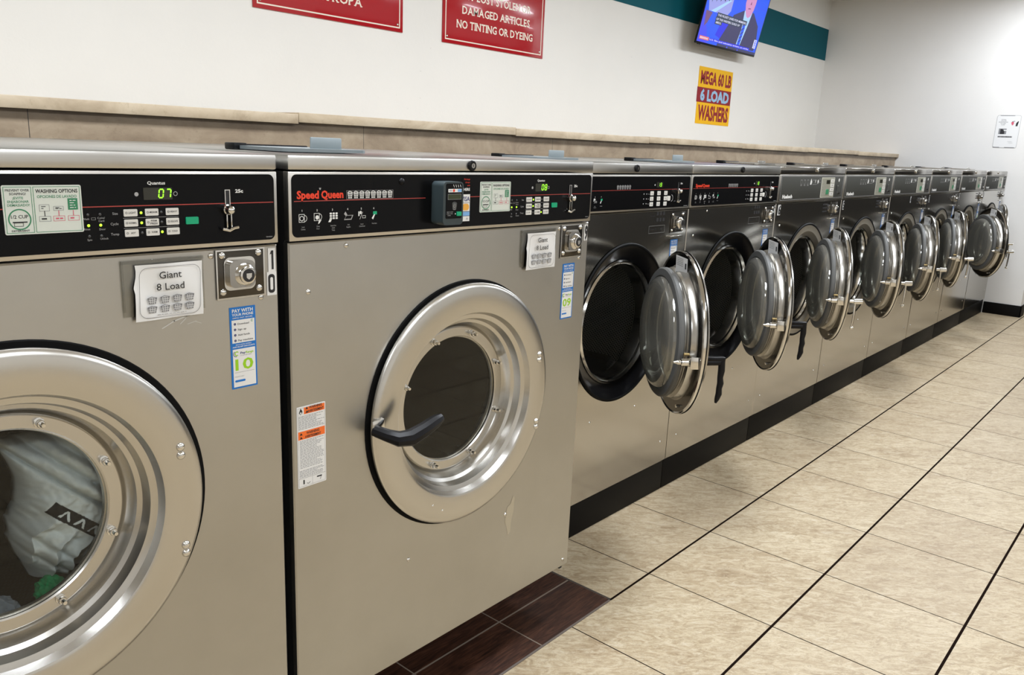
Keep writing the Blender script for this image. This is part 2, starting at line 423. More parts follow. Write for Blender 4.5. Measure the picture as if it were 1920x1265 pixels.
for i in range(len(xk)-1): kk.box(xk[i]+.001, xk[i+1]-.001, D8+.012, D8+.9, 0, .146, M['kick'], .004)
struct('baseboard_back', kk)

# ------------------------------------------------------------------ washers
def seven(mb, ch, x, z, w, h, y, m, t=.0022):
    on = {'0': 'abcdef', '7': 'abc', '8': 'abcdefg', '1': 'bc', '3': 'abcdg'}[ch]; s = h*.13
    P = dict(a=((0, h), (w, h)), b=((w, h), (w, h/2)), c=((w, h/2), (w, 0)), d=((0, 0), (w, 0)), e=((0, 0), (0, h/2)), f=((0, h/2), (0, h)), g=((0, h/2), (w, h/2)))
    for k in on:
        (a, b), (c, d) = P[k]; q = lambda xx, zz: (x+xx+s*zz/h, z+zz)
        p0, p1 = q(a, b), q(c, d); u = Vector((p1[0]-p0[0], p1[1]-p0[1])).normalized()*t*.35
        mb.seg(p0[0]+u.x, p0[1]+u.y, p1[0]-u.x, p1[1]-u.y, t, y, m)
def basket(mb, x, z, w, h, y, m, mi):
    mb.poly([(x+w*.15, z), (x+w*.85, z), (x+w, z+h*.8), (x, z+h*.8)], y, m)
    for i in (1, 2): mb.seg(x+w*(.08+.02*i), z+h*.27*i, x+w*(.92-.02*i), z+h*.27*i, h*.06, y-.0002, mi)
    for i in (1, 2, 3): mb.seg(x+w*(.15+.175*i), z, x+w*.25*i, z+h*.8, h*.06, y-.0002, mi)
    mb.seg(x+w*.02, z+h*.8, x+w*.5, z+h, h*.1, y, m).seg(x+w*.5, z+h*.95, x+w, z+h*.8, h*.1, y, m)
def pay_sticker(x0, z0, w, h, num, lt=0.):
    mb = MB(); mb.rrect(x0, z0, x0+w, z0+h, .001, -.0008, 0, M['blue']); y = -.0011; X = lambda f: x0+w*f; Z = lambda f: z0+h*f
    mb.text('PAY WITH', X(.5), Z(.935), h*.042, M['white'], y, w*.80, 'c', 2)
    mb.text('YOUR PHONE', X(.5), Z(.893), h*.030, M['white'], y, w*.82, 'c', 2)
    mb.text('SIMPLE. FAST. SECURE.', X(.5), Z(.862), h*.015, M['white'], y, w*.78, 'c', 1)
    mb.rect(X(.07), Z(.565), X(.95), Z(.845), y, M['paper'])
    for k, t in enumerate(('Download', 'Sign up', 'Add funds', 'Pay machine')):
        z = Z(.785-.067*k); mb.disc(X(.19), z+h*.012, w*.045, y-.0002, M['navy'], 12)
        mb.text(str(k+1), X(.19), z+h*.006, h*.012, M['white'], y-.0004, None, 'c', 1)
        mb.text(t, X(.29), z, h*.022, M['ink'], y-.0002, w*(.44, .33, .46, .58)[k], 'l', 1)
    mb.rect(X(.78), Z(.79), X(.92), Z(.84), y-.0002, M['white']).ring(X(.85), Z(.82), w*.025, w*.045, y-.0004, M['greenp'], 14, .5, 5.6)
    mb.text('EXCLUSIVE OFFERS', X(.5), Z(.535), h*.014, M['white'], y, w*.6, 'c', 1)
    mb.text('AND IN-APP DISCOUNTS', X(.5), Z(.508), h*.016, M['white'], y, w*.86, 'c', 2)
    mb.rect(X(.07), Z(.022), X(.94), Z(.49), y, M['paper'])
    mb.ring(X(.22), Z(.435), w*.05, w*.085, y-.0002, M['lime'], 18, .6, 5.4).ring(X(.19), Z(.432), w*.085, w*.105, y-.0003, M['navy'], 14, 2., 5.)
    mb.text('Pay', X(.36), Z(.425), h*.026, M['navy'], y-.0002, w*.2, 'l', 2).text('Range', X(.57), Z(.425), h*.026, M['lime'], y-.0002, w*.3, 'l', 2)
    mb.text('ACCEPTED HERE', X(.34), Z(.40), h*.010, M['greyink'], y-.0002, w*.45)
    mb.text(num, X(.5), Z(.23), h*.135, M['lime'], y-.0002, w*.7, 'c', 1.6)
    mb.rect(X(.12), Z(.20), X(.88), Z(.2035), y-.0002, M['greyink'])
    mb.text('Need help?', X(.12), Z(.145), h*.012, M['greyink'], y-.0002, w*.36)
    mb.rrect(X(.12), Z(.082), X(.52), Z(.108), h*.011, y-.0003, y, M['blue'])
    return mb
def number_plate(t, x0, z1, w, h):
    mb = MB()
    for k, c in enumerate(t):
        dx = .004*k
        mb.rect(x0-dx, z1-h*(k+1), x0-dx+w*(1.05 if k else .8), z1-h*k, -.0008, M['paper'])
        cx, b, hh = x0-dx+w*(.5 if k or len(t) == 1 else .42), z1-h*(k+1)+h*.10, h*.80
        if c == '0':
            mb.rrect(cx-w*.36, b, cx+w*.36, b+hh, w*.3, -.0012, -.0009, M['ink']).rrect(cx-w*.15, b+h*.13, cx+w*.15, b+hh-h*.13, w*.14, -.0015, -.0013, M['paper'])
        elif c == '1': mb.rect(cx-w*.06, b, cx+w*.16, b+hh, -.0012, M['ink']).poly([(cx-w*.22, b+hh-h*.16), (cx-w*.06, b+hh-h*.14), (cx-w*.06, b+hh), (cx-w*.12, b+hh-h*.04)], -.0012, M['ink'])
        else: mb.text(c, cx, b, hh, M['ink'], -.0012, w*.72, 'c', 4)
    return mb
def strip_text(mb, x0, x1, z0, z1, rows, m, y, seed=1, h=.0011):
    rn = random.Random(seed)
    for k in range(rows):
        z = z1-(z1-z0)*(k+.5)/rows; x = x0
        e = x1-(x1-x0)*rn.choice((0, .05, .1, .3))
        while x < e-.002:
            w = min(rn.uniform(.003, .008), e-x); mb.rect(x, z-h/2, x+w, z+h/2, y, m); x += w+.0014
def options_sticker(x0, z0, w, h):
    mb = MB(); mb.rrect(x0, z0, x0+w, z0+h, .003, -.0008, 0, M['mint']); y = -.0011; X = lambda f: x0+w*f; Z = lambda f: z0+h*f
    for a, b in ((.02, .36), (.38, .98)):
        mb.outline(X(a), Z(.03), X(b), Z(.97), .0008, y, M['greenp'])
    for k, (t, m, ww) in enumerate((('PREVENT OVER', 'ink', .29), ('SOAPING!', 'ink', .2), ('¡EVITE', 'greenp', .13), ('ENJABONAR', 'greenp', .26), ('DEMASIADO!', 'greenp', .27))):
        mb.text(t, X(.19), Z(.875-.072*k-(.012 if k > 1 else 0)), h*.048, M[m], y, w*ww, 'c', 1)
    mb.ring(X(.19), Z(.31), h*.19, h*.215, y, M['greenp'], 32)
    mb.text('1/2 CUP', X(.19), Z(.33), h*.07, M['ink'], y, w*.21, 'c', 1)
    mb.rect(X(.1), Z(.24), X(.28), Z(.265), y, M['ink']).outline(X(.115), Z(.165), X(.23), Z(.245), .0008, y, M['ink'])
    mb.text('DETERGENT', X(.19), Z(.06), h*.035, M['ink'], y, w*.22, 'c', 2)
    mb.text('WASHING OPTIONS', X(.68), Z(.84), h*.075, M['ink'], y, w*.54, 'c', 2)
    mb.text('OPCIONES DE LAVADO', X(.68), Z(.735), h*.058, M['greenp'], y, w*.51, 'c', 1)
    for k, (a, t, m, z1, fill) in enumerate(((.44, 'Heavy', 'ink', .60, 0), (.62, 'Medium', 'pinkp', .56, 0), (.81, 'Normal', 'pinkp', .72, 1))):
        if fill: mb.rect(X(a), Z(.48), X(a+.13), Z(.72), y, M['greenp'])
        else: mb.outline(X(a), Z(.46 if k == 0 else .47), X(a+.13), Z(z1), .0006, y, M['greyink'])
        strip_text(mb, X(a+.025), X(a+.105), Z(.50), Z(z1-.02), 2 if k < 2 else 4, M['white' if fill else 'ink'], y-.0002, k, h*.014)
        mb.rect(X(a+.06), Z(.36), X(a+.07), Z(.47), y, M['ink' if k == 0 else 'pinkp'])
        mb.outline(X(a-.01), Z(.25), X(a+.14), Z(.36), .0006, y, M['greyink' if k == 0 else 'pinkp'])
        strip_text(mb, X(a+.02), X(a+.12), Z(.27), Z(.34), 1, M['ink' if k == 0 else 'pinkp'], y, k+7, h*.03)
    return mb
def load_sign(x0, z0, w, h, skew=0):
    mb = MB(); n = 10
    # slightly curled paper
    vs, fs = [], []
    for i in range(n+1):
        for j in range(n+1):
            a, b = i/n, j/n
            vs.append((x0+w*a+skew*(1-b)+.003*math.sin(b*9)*(1-a)*(b > .5), -.0065-.004*(1-b)*abs(a-.5)-.0015*math.sin(a*7+b*5), z0+h*b))
    for i in range(n):
        for j in range(n): fs.append((i*(n+1)+j, (i+1)*(n+1)+j, (i+1)*(n+1)+j+1, i*(n+1)+j+1))
    mb.add(vs, fs, M['paper']); y = -.0112; X = lambda f, g=.5: x0+w*f+skew*(1-g); Z = lambda f: z0+h*f
    P = [(p[0]+skew*(1-(p[1]-z0)/h), p[1]) for p in rrp(X(.05, 1), Z(.05), X(.95, 1), Z(.95), w*.12)]
    for i in range(len(P)): mb.seg(*P[i], *P[(i+1) % len(P)], .0009, y, M['greyink'])
    mb.text('Giant', X(.5, .78), Z(.74), h*.125, M['ink'], y, w*.33, 'c', .5)
    mb.text('8 Load', X(.5, .55), Z(.53), h*.125, M['ink'], y, w*.41, 'c', .5)
    for r in range(2):
        for k in range(4): basket(mb, X(.16+.185*k, .3-.16*r), Z(.30-.165*r), w*.14, h*.13, y, M['greyink'], M['paper'])
    strip_text(mb, X(.3, .1), X(.75, .1), Z(.075), Z(.11), 1, M['dimwhite'], y, 3, h*.012)
    return mb
def lock_plate(x0, z0, x1, z1):
    mb = MB(); w, h = x1-x0, z1-z0
    mb.box(x0, x1, -.003, .004, z0, z1, M['rimdark'], .0015)  # dark steel colour stands in for the dark reflections on this plate
    mb.outline(x0-.002, z0-.003, x1+.002, z1+.001, .003, -.0035, M['chrome'])
    cx, cz = x0+w*.46, z0+h*.5
    for (a, y0, y1, r) in ((.33, -.006, -.002, .012), (.27, -.016, -.006, .012)):
        mb.rrect(cx-w*a, cz-h*a*1.05, cx+w*a, cz+h*a*1.05, min(r, w*a*.6), y0, y1, M['chrome'] if a > .3 else M['reflchrome'])
    return mb
def lock_knob(x0, z0, x1, z1):
    w, h = x1-x0, z1-z0; cx, cz = x0+w*.52, z0+h*.48; r = w*.165; mb = MB()
    mb.lathe([(r*1.45, -.014), (r*1.3, -.019), (r*1.02, -.022), (r, -.026), (r*.85, -.027), (r*.05, -.027)], cx, cz, M['chrome'], 28, True)
    mb.disc(cx, cz, r*.78, -.0275, M['ink']).poly([(cx-r*.3, cz+r*.25), (cx-r*.3, cz-r*.25), (cx, cz-r*.5), (cx+r*.35, cz-r*.2), (cx+r*.4, cz+r*.25)], -.028, M['chrome'])
    return mb
def door_ring(cx, cz, R, m):
    s = R/.327
    prof = [(.300, -.014), (.322, -.014), (.327, -.018), (.327, -.026), (.322, -.031), (.312, -.0335), (.256, -.0335), (.250, -.031), (.2465, -.022), (.243, -.014), (.236, -.010), (.231, -.008), (.228, .004), (.2245, .014), (.216, .020), (.211, .032), (.206, .046), (.200, .052), (.170, .054), (.168, .060)]
    return MB().lathe([(r*s, y-.009*max(0, min(1, (y+.03)/.07))) for r, y in prof], cx, cz, m, 120)
def scoop(w, flat, m):   # detergent box lid lying on the top cover, origin at its front-left corner
    mb = MB(); mb.rrect(0, 0, w, w*.92, .02, -.008, 0, m)
    mb.xform(Matrix(((1, 0, 0, 0), (0, 0, 1, 0), (0, -1, 0, .002), (0, 0, 0, 1))))
    return mb
def add_dispenser(root, x, y, z, w, m, tabh):
    l = link('dispenser_lid', scoop(w, 1, m), root, loc=(x, y, z))
    link('lid_tab', MB().box(w*.42, w*.80, w*.18, w*.18+.006, .008, tabh, m, .0025), l)
    hb = MB(); hb.box(-.012, w*.86, w*.86, w*.86+.03, 0, .0135, M['black'], .003).box(-.016, .02, w*.80, w*.98, 0, .016, M['black'], .003)
    link('lid_hinge', hb, l)
def coin_slot(x, zt, zk, zb, s=1.):
    mb = MB(); y = -.0065
    mb.outline(x-.0055*s, zk+.006*s, x+.0055*s, zt, .0016*s, y, M['chrome']).rect(x-.0035*s, zk+.006, x+.0035*s, zt-.002, y+.0001, M['ink'])
    mb.box(x-.006*s, x-.0035*s, -.011, -.006, zb, zk, M['chrome'], .0005).box(x+.003*s, x+.0055*s, -.011, -.006, zb, zk, M['chrome'], .0005)
    mb.tube([(x-.015*s, -.012, zb), (x-.004*s, -.016, zb-.003*s), (x+.006*s, -.014, zb+.001), (x+.017*s, -.011, zb+.002*s)], .0032*s, M['chrome'], 8)
    return mb
def coin_knob(x, zk, s=1.):
    mb = MB(); mb.lathe([(.010*s, -.006), (.010*s, -.014), (.0085*s, -.016), (.0085*s, -.02), (.007*s, -.025), (.0035*s, -.028), (.0004, -.0285)], x-.003*s, zk-.001, M['chrome'], 20, True)
    return mb

def cabinet(w, zb, zt, depth, front=.03):
    mb = MB(); t = .012
    mb.box(.004, .004+t, .02, depth, zb, zt, M['dark']).box(w-.004-t, w-.004, .02, depth, zb, zt, M['dark'])
    mb.box(.016, w-.016, depth-t, depth, zb, zt, M['dark']).box(.016, w-.016, .03, depth-t, zb, zb+t, M['dark'])
    mb.box(.016, w-.016, .014, .03, 1.30, zt, M['dark'])
    return mb
def drum_mesh(cx, cz, r0, r1, y0, y1, m):
    mb = MB(); mb.lathe([(r0, y0), (r1, y0+.03), (r1, y1)], cx, cz, m, 96, uvr=.24)
    vs, fs, uv = [(cx, y1, cz)], [], [(0, 0)]
    for i in range(48):
        a = 2*pi*i/48; vs.append((cx+r1*math.cos(a), y1, cz+r1*math.sin(a))); uv.append((r1*math.cos(a), r1*math.sin(a)))
    fs = [(0, i+1, (i+1) % 48+1) for i in range(48)]
    return mb.add(vs, fs, m, uv)
def lifters(cx, cz, r, y0, y1):
    out = []
    for k in range(3):
        a = 2*pi*k/3-pi/2+.55; c, s = math.cos(a), math.sin(a); mb = MB()
        mb.prism([(-.045, 0), (.045, 0), (.018, .07), (-.018, .07)], y0, y1, M['steel_ring'])
        # local z points to the axis
        mt = Matrix(((-s, 0, -c, cx+c*(r-.002)), (0, 1, 0, 0), (c, 0, -s, cz+s*(r-.002)), (0, 0, 0, 1)))
        out.append(mb.xform(mt))
    return out

def icons(mb, xs, z, y, s, m):
    a, b, c, d, e, f = xs
    mb.outline(a-.010*s, z-.008*s, a+.004*s, z+.009*s, .001*s, y, m).ring(a-.003*s, z, .004*s, .0053*s, y, m, 16).ring(a+.003*s, z, .006*s, .007*s, y, m, 14, -1.4, 1.4)
    mb.outline(b-.010*s, z-.006*s, b+.004*s, z+.010*s, .001*s, y, m).disc(b-.002*s, z+.001*s, .0045*s, y, m, 12).ring(b+.003*s, z+.002*s, .006*s, .007*s, y, m, 14, -1.4, 1.4).poly([(b, z-.013*s), (b+.002*s, z-.006*s), (b+.009*s, z-.004*s), (b+.004*s, z-.011*s)], y, m)
    for i in range(3):
        for j in range(3): mb.rrect(c-.009*s+.0075*s*i, z-.004*s+.005*s*j, c-.0035*s+.0075*s*i, z-.0002*s+.005*s*j, .001*s, y, y+.0002, m, n=2)
    mb.poly([(c-.013*s, z-.010*s), (c-.007*s, z-.010*s), (c-.003*s, z-.003*s), (c-.009*s, z-.003*s)], y, m)
    mb.poly([(d-.012*s, z-.007*s), (d+.008*s, z-.007*s), (d+.013*s, z+.003*s), (d-.005*s, z+.003*s)], y, M['dimwhite']).poly([(d-.010*s, z-.005*s), (d+.007*s, z-.005*s), (d+.010*s, z+.002*s), (d-.005*s, z+.002*s)], y-.0001, M['face'])
    mb.poly([(d-.012*s, z+.006*s), (d-.008*s, z+.011*s), (d-.003*s, z+.004*s), (d-.007*s, z+.001*s)], y-.0002, M['dimwhite'])
    mb.rect(e-.010*s, z+.0*s, e-.007*s, z+.010*s, y, m).rrect(e-.006*s, z+.004*s, e-.001*s, z+.011*s, .002*s, y, y+.0002, m, n=3).seg(e-.006*s, z-.007*s, e+.002*s, z+.009*s, .0008*s, y, m).outline(e+.001*s, z-.005*s, e+.010*s, z+.001*s, .0008*s, y, m)
    mb.rect(f-.004*s, z+.002*s, f+.007*s, z+.009*s, y, M['green']).poly([(f-.008*s, z-.006*s), (f-.004*s, z-.009*s), (f+.002*s, z+.003*s), (f-.002*s, z+.002*s)], y-.0002, m)
    for k, x in enumerate(xs): mb.text(str(k+1), x-.002*s, z+.014*s, .0042*s, m, y, None, 'c', 1)
    for x, t in zip(xs, (('Load', 'Clothes'), ('Close', 'Door'), ('Select Size', 'Cycle', 'Temp.'), ('Add', 'Supplies'), ('Insert', 'Coins/Card'), ('Push Start',))):
        for k, l in enumerate(t): mb.text(l, x, z-.019*s-.0048*s*k, .003*s, M['dimwhite'], y, None, 'c', 0, .8)

def screws(root, pts, r=.006, m='chrome'):
    for x, z in pts:
        link('screw', MB().dome(x, z, 0, r, r*.6, M[m]).rect(x-r*.5, z-r*.08, x+r*.5, z+r*.08, -r*.61, M['ink']), root)

# ---- the two giant washers ---------------------------------------------------
def giant():
    Wd = 1.05
    t = thing('giant_washer', '-', 'washing machine', (0, 0, 0), 'giant washers standing forward of the row')
    link('cabinet', cabinet(Wd, .16, 1.46, 1.2).box(.03, Wd-.03, .24, 1.15, 0, .16, M['dark']), t)
    tc = MB().box(0, Wd, -.005, 1.22, 1.464, 1.494, M['lid_steel'], .004)
    tc = link('top_cover', tc, t)
    lk = MB().lathe([(.013, -.005), (.013, -.010), (.011, -.012), (.0005, -.012)], .528, 1.4775, M['black'], 20, True).disc(.528, 1.4775, .006, -.0125, M['steel_mirror']).rect(.527, 1.474, .529, 1.481, -.0128, M['ink'])
    link('cover_lock', lk, tc)
    fp = MB().plate_hole(0, Wd, .183, 1.316, .53, .858, .330, M['steel'])
    fp = link('front_panel', fp, t)
    screws(fp, [(.146, 1.303), (.046, 1.21), (.341, .47), (.72, .47), (1.022, .207), (.905, 1.303), (1.009, 1.212)], .0062)
    link('door_gasket', MB().lathe([(.333, -.0005), (.331, -.004), (.318, -.005), (.30, .014), (.20, .10)], .53, .858, M['rubber'], 96), t)
    # control panel
    cpn = MB(); y = -.0052
    cpn.box(0, Wd, -.004, .014, 1.320, 1.461, M['frame'], .0018)
    cpn.rrect(.007, 1.3275, 1.0425, 1.4555, .012, -.005, -.003, M['face'])
    icx = (.033, .070, .109, .149, .186, .221)
    cpn.rect(.012, 1.4005, .375, 1.4021, y, M['redline']).rect(.522, 1.4005, 1.040, 1.4021, y, M['redline'])
    cpn.text('Speed', .019, 1.4065, .0155, M['redlogo'], y, .054, 'l', 3).text('Queen', .079, 1.4065, .0155, M['redlogo'], y, .057, 'l', 3)
    cpn.poly([(.0735, 1.428), (.079, 1.428), (.0775, 1.424), (.075, 1.424)], y, M['dimwhite'])
    cpn.outline(.144, 1.403, .275, 1.4215, .0005, y, M['dimwhite'])
    for k in range(8): basket(cpn, .147+.0160*k, 1.4045, .0135, .016, y, M['white'], M['ink'])
    icons(cpn, icx, 1.366, y, 1.0, M['white'])
    cpn.text('Quantus', .806, 1.4375, .0055, M['white'], y, .032, 'c', 1.5)
    
    cpn.disc(.770, 1.421, .0036, y, M['dimwhite']).ring(.840, 1.421, .003, .0040, y, M['dimwhite'], 16)
    for k, r in enumerate(('Size', 'Cycle', 'Temp')): cpn.text(r, .736, 1.387-.0175*k, .0042, M['dimwhite'], y, None, 'r')
    cpn.rect(.7445, 1.3802, .8435, 1.3808, y, M['dimwhite']).rect(.7445, 1.3627, .8435, 1.3633, y, M['dimwhite'])
    for (xx, zz, s) in ((.683, 1.380, 'Wash'), (.684, 1.363, 'Rinse'), (.687, 1.345, 'Spin'), (.708, 1.381, 'Coins/'), (.708, 1.376, 'Card'), (.709, 1.362, 'Door'), (.711, 1.346, 'Unlock')):
        cpn.text(s, xx, zz, .0033, M['dimwhite'], y, None, 'c')
    cpn.outline(.692, 1.3795, .699, 1.3835, .0004, y, M['dimwhite'])
    cpn.text('25c', .958, 1.421, .0062, M['white'], y, .0165, 'l', 3)
    cpn.text('F8440001', 1.036, 1.332, .0026, M['dimwhite'], y, None, 'r')
    cpn = link('control_panel', cpn, t)
    link('options_sticker', options_sticker(.562, 1.361, .117, .077).xform(Matrix.Translation((0, -.005, 0))), cpn, 'pale green washing options sticker')
    dsp = MB().rrect(.782, 1.411, .834, 1.432, .001, -.0058, -.004, M['window']); link('display', dsp, cpn)
    lab = (('LIGHT', 'MEDIUM', 'HEAVY'), ('NORMAL', 'PERM PRESS', 'DELICATE'), ('HOT', 'WARM', 'COLD'))
    for j in range(3):
        for i in range(3):
            x, z = .7575+.0372*i, 1.3895-.0175*j
            b = MB().rrect(x-.0118, z-.0062, x+.0118, z+.0062, .0015, -.0062, -.004, M['btn'], n=3)
            ws = lab[j][i].split()
            for q, l in enumerate(ws): b.text(l, x+.0025, z-.0015+(.0024*(1-2*q) if len(ws) > 1 else 0), .0032, M['ink'], -.0065, min(.0135, .0026*len(l)), 'c', 1)
            b.ring(x-.0075, z, .0012, .0019, -.0065, M['ink'], 10)
            link('cycle_button', b, cpn)
    for (x, z, on) in ((.776, 1.389, 1), (.812, 1.389, 0), (.776, 1.3715, 1), (.812, 1.3715, 0), (.776, 1.354, 0), (.812, 1.354, 1),
                       (.687, 1.3885, 0), (.7065, 1.3885, 0), (.687, 1.3705, 1), (.7065, 1.3705, 1), (.687, 1.3525, 0), (.7065, 1.3525, 0)):
        link('indicator_light', MB().dome(x, z, -.005, .0024, .0015, M['led' if on else 'led_off'], 12), cpn)
    link('start_button', MB().rrect(.8565, 1.3655, .8805, 1.3785, .0015, -.0075, -.004, M['green'], n=3), cpn, 'green start button')
    link('coin_slot', coin_slot(.941, 1.427, 1.391, 1.354), cpn); link('coin_knob', coin_knob(.941, 1.391), cpn)
    # payment, lock, sign
    lp = link('coin_lock', lock_plate(.915, 1.219, 1.016, 1.312), t)
    for x, z in ((.926, 1.302), (1.004, 1.303), (.926, 1.231), (1.004, 1.232)): link('rivet', MB().dome(x, z, -.003, .0072, .005, M['chrome'], 16), lp)
    link('lock_knob', lock_knob(.915, 1.219, 1.016, 1.312), lp)
    sg = link('load_sign', load_sign(.757, 1.196, .127, .101, .004 - .008), t, 'white paper sign reading Giant 8 Load')
    sl = MB().box(.735, .888, -.003, -.001, 1.205, 1.306, M['vinyl'], .0008).box(.735, .739, -.004, -.003, 1.215, 1.303, M['vinyl']).box(.735, .888, -.0045, -.003, 1.300, 1.306, M['vinyl'])
    link('sign_sleeve', sl, sg, 'clear vinyl sleeve')
    # door
    dr = link('door', door_ring(.53, .858, .325, M['steel_ring']), t, loc=(.001, .009, 0))
    link('door_glass', MB().lathe([(.176, .041), (.176, .049), (.0005, .049)], .53, .858, M['pane'], 72, True).lathe([(.176, .041), (.0005, .041)], .53, .858, M['pane'], 72, True), dr)
    link('window_ring', MB().lathe([(.198, .043), (.198, .037), (.196, .0355), (.174, .0355), (.171, .038), (.171, .049)], .53, .858, M['steel_ring'], 96), dr)
    for k in range(8):
        a = pi/8+k*pi/4+.02; x, z = .53+.185*math.cos(a), .858+.185*math.sin(a)
        link('bolt', MB().lathe([(.0095, .0355), (.009, .033), (.0072, .0325), (.0072, .025), (.0062, .0235), (.0045, .0232), (.0042, .015), (.0035, .0135), (.0003, .0135)], x, z, M['chrome'], 10, True), dr)
    for z in (.949, .932, .746, .729): link('hinge_rivet', MB().dome(.812, z, -.0335, .0085, .006, M['chrome'], 16), dr)
    for x, z in ((.40, .61), (.435, .585)): link('screw', MB().dome(x, z, -.0335, .004, .002, M['chrome'], 10), dr)
    hd = MB()
    p = [(.205, -.034, .866), (.217, -.07, .860), (.230, -.092, .855), (.256, -.104, .855), (.295, -.107, .866), (.333, -.107, .878), (.352, -.106, .883)]
    hd.tube(p, [.014, .0155, .0185, .0205, .0185, .0165, .011], M['black'], 10)
    link('door_handle', hd, dr, 'black lever handle')
    link('handle_base', MB().box(.196, .232, -.040, -.0335, .852, .892, M['chrome'], .003), dr)
    # drum
    dm = link('drum', drum_mesh(.53, .858, .26, .33, .10, .62, M['drumshade']), t)
    for l in lifters(.53, .858, .33, .15, .6): link('drum_lifter', l, dm)
    add_dispenser(t, .11, .17, 1.494, .235, M['lidgrey'], .036)
    return t
g9 = giant(); g9['label'] = 'big steel washer numbered 9 with card reader and its round door shut'
g10 = dup(g9); g10.location = (-1.076, 0, 0)
g10['label'] = 'big steel washer numbered 10 with laundry turning behind its door glass, at the left edge'
def finish_giant(g, digits, num, payx):
    cp_ = child(g, 'control_panel')[0]; d = child(cp_, 'display')[0]
    d.data = d.data.copy()
    full = MB().rrect(.782, 1.411, .834, 1.432, .001, -.0058, -.004, M['window'])
    for k, c in enumerate(digits): seven(full, c, .8085+.0135*k, 1.4145, .0078, .0145, -.0062, M['digit'])
    d.data = full.mesh('display')
    link('number_plate', number_plate(num, 1.0275, 1.3095, .021, .048), g, 'white number plate with black digits ' + num)
    link('payment_sticker', pay_sticker(payx, 1.031, .057, .167, num.rjust(2, '0')), g, 'blue and white pay with your phone sticker')
for nm, mb_ in (('front_panel', MB().plate_hole(0, 1.05, .183, 1.316, .538, .858, .331, M['steel'])), ('door_gasket', MB().lathe([(.333, -.0005), (.331, -.004), (.318, -.005), (.30, .014), (.20, .10)], .538, .860, M['rubber'], 96))):
    child(g10, nm)[0].data = mb_.mesh(nm)
finish_giant(g9, '08', '9', .932); finish_giant(g10, '07', '10', .938)
gl = MB()
gl.poly([(.728, .492), (.742, .497), (.752, .520), (.760, .512), (.757, .470), (.748, .436), (.744, .404), (.735, .398), (.727, .430), (.720, .442), (.722, .470)], -.0004, mat('glue_residue', srgb(176, 166, 144), .6))
link('glue_residue', gl, child(g9, 'front_panel')[0], 'pale patch of old glue')
tp = MB(); tm = mat('tape_shreds', srgb(205, 205, 200), .35)
for q in ((.803, 1.176, .828, 1.188, .002), (.826, 1.187, .852, 1.194, .0022), (.85, 1.193, .878, 1.196, .0015), (.838, 1.180, .850, 1.190, .0015), (.852, 1.178, .870, 1.182, .0012), (.868, 1.181, .880, 1.176, .001)): tp.seg(*q, -.0004, tm)
link('tape_shreds', tp, child(g10, 'front_panel')[0], 'torn shreds of clear tape')
# the card reader, card stickers and warning sticker only machine nine shows
rd = MB(); rd.rrect(.395, 1.339, .462, 1.441, .011, -.045, -.005, M['reader'], n=6)
rd = link('card_reader', rd, g9, 'dark grey card reader with black face')
link('reader_face', MB().rrect(.4035, 1.3545, .4565, 1.437, .004, -.0462, -.044, M['face'])
     .rrect(.4035+.006, 1.4165, .454, 1.4245, .001, -.0468, -.0461, M['white'], n=2).disc(.4275, 1.4205, .0035, -.0471, M['redlogo']).rect(.4405, 1.4172, .4535, 1.4238, -.0471, M['lblue'])
     .text('VISA', .412, 1.419, .003, M['navy'], -.0471, .010)
     .outline(.4085, 1.3995, .453, 1.4125, .0006, -.0466, M['dimwhite'])
     .ring(.431, 1.384, .0028, .0036, -.0466, M['white'], 14).ring(.431, 1.384, .0058, .0066, -.0466, M['dimwhite'], 18).ring(.431, 1.384, .009, .0096, -.0466, M['dimwhite'], 12, .5, 2.6).ring(.431, 1.384, .008, .009, -.0466, M['dimwhite'], 8, 4., 5.4)
     .text('PRESS TO START', .4055, 1.369, .0024, M['dimwhite'], -.0466, .021).text('INSERT CARD', .4055, 1.365, .0024, M['dimwhite'], -.0466, .020).text('HERE', .409, 1.361, .0024, M['dimwhite'], -.0466, .010).disc(.4345, 1.3655, .0016, -.0466, M['white']), rd)
link('reader_screen', MB().rect(.4095, 1.4005, .452, 1.4115, -.0467, M['lcd']), rd)
link('reader_button', MB().rrect(.4385, 1.3605, .4535, 1.3705, .001, -.0485, -.046, M['green'], n=2), rd, 'green button')
for k in range(4): link('reader_light', MB().poly([(.4255+.0075*k, 1.4345), (.4285+.0075*k, 1.428), (.4298+.0075*k, 1.428), (.427+.0075*k, 1.4345)], -.0466, M['white']), rd)
st = MB(); y = -.0058
st.rect(.497, 1.336, .5265, 1.447, y+.0003, M['face'])
for k, s in enumerate(('We Accept', 'all major', 'cards')): st.text(s, .524, 1.4425-.0075*k, .004, M['redlogo'], y, None, 'r', 0, .8)
st.text('HERE', .5245, 1.4165, .0065, M['white'], y, .022, 'r', 2)
st.rect(.497, 1.387, .5255, 1.4075, y, M['paper']).text('VISA', .5245, 1.391, .011, M['navy'], y-.0003, .030, 'r', 1.5)
st.rect(.497, 1.3655, .5255, 1.386, y, M['paper']).rrect(.499, 1.368, .523, 1.3845, .008, y-.0003, y, M['amber'])
st.rect(.497, 1.3545, .5255, 1.3645, y, M['lblue']).rect(.497, 1.341, .5255, 1.3535, y, M['paper']).poly([(.512, 1.345), (.521, 1.345), (.5165, 1.351)], y-.0003, M['dimwhite'])
link('card_stickers', st, g9, 'strip of card logo stickers')
ws = MB(); x0, x1, z0, z1 = .011, .0855, .770, .959; X = lambda f: x0+(x1-x0)*f; Z = lambda f: z0+(z1-z0)*f
ws.rrect(x0, z0, x1, z1, .002, -.0008, 0, M['paper'])
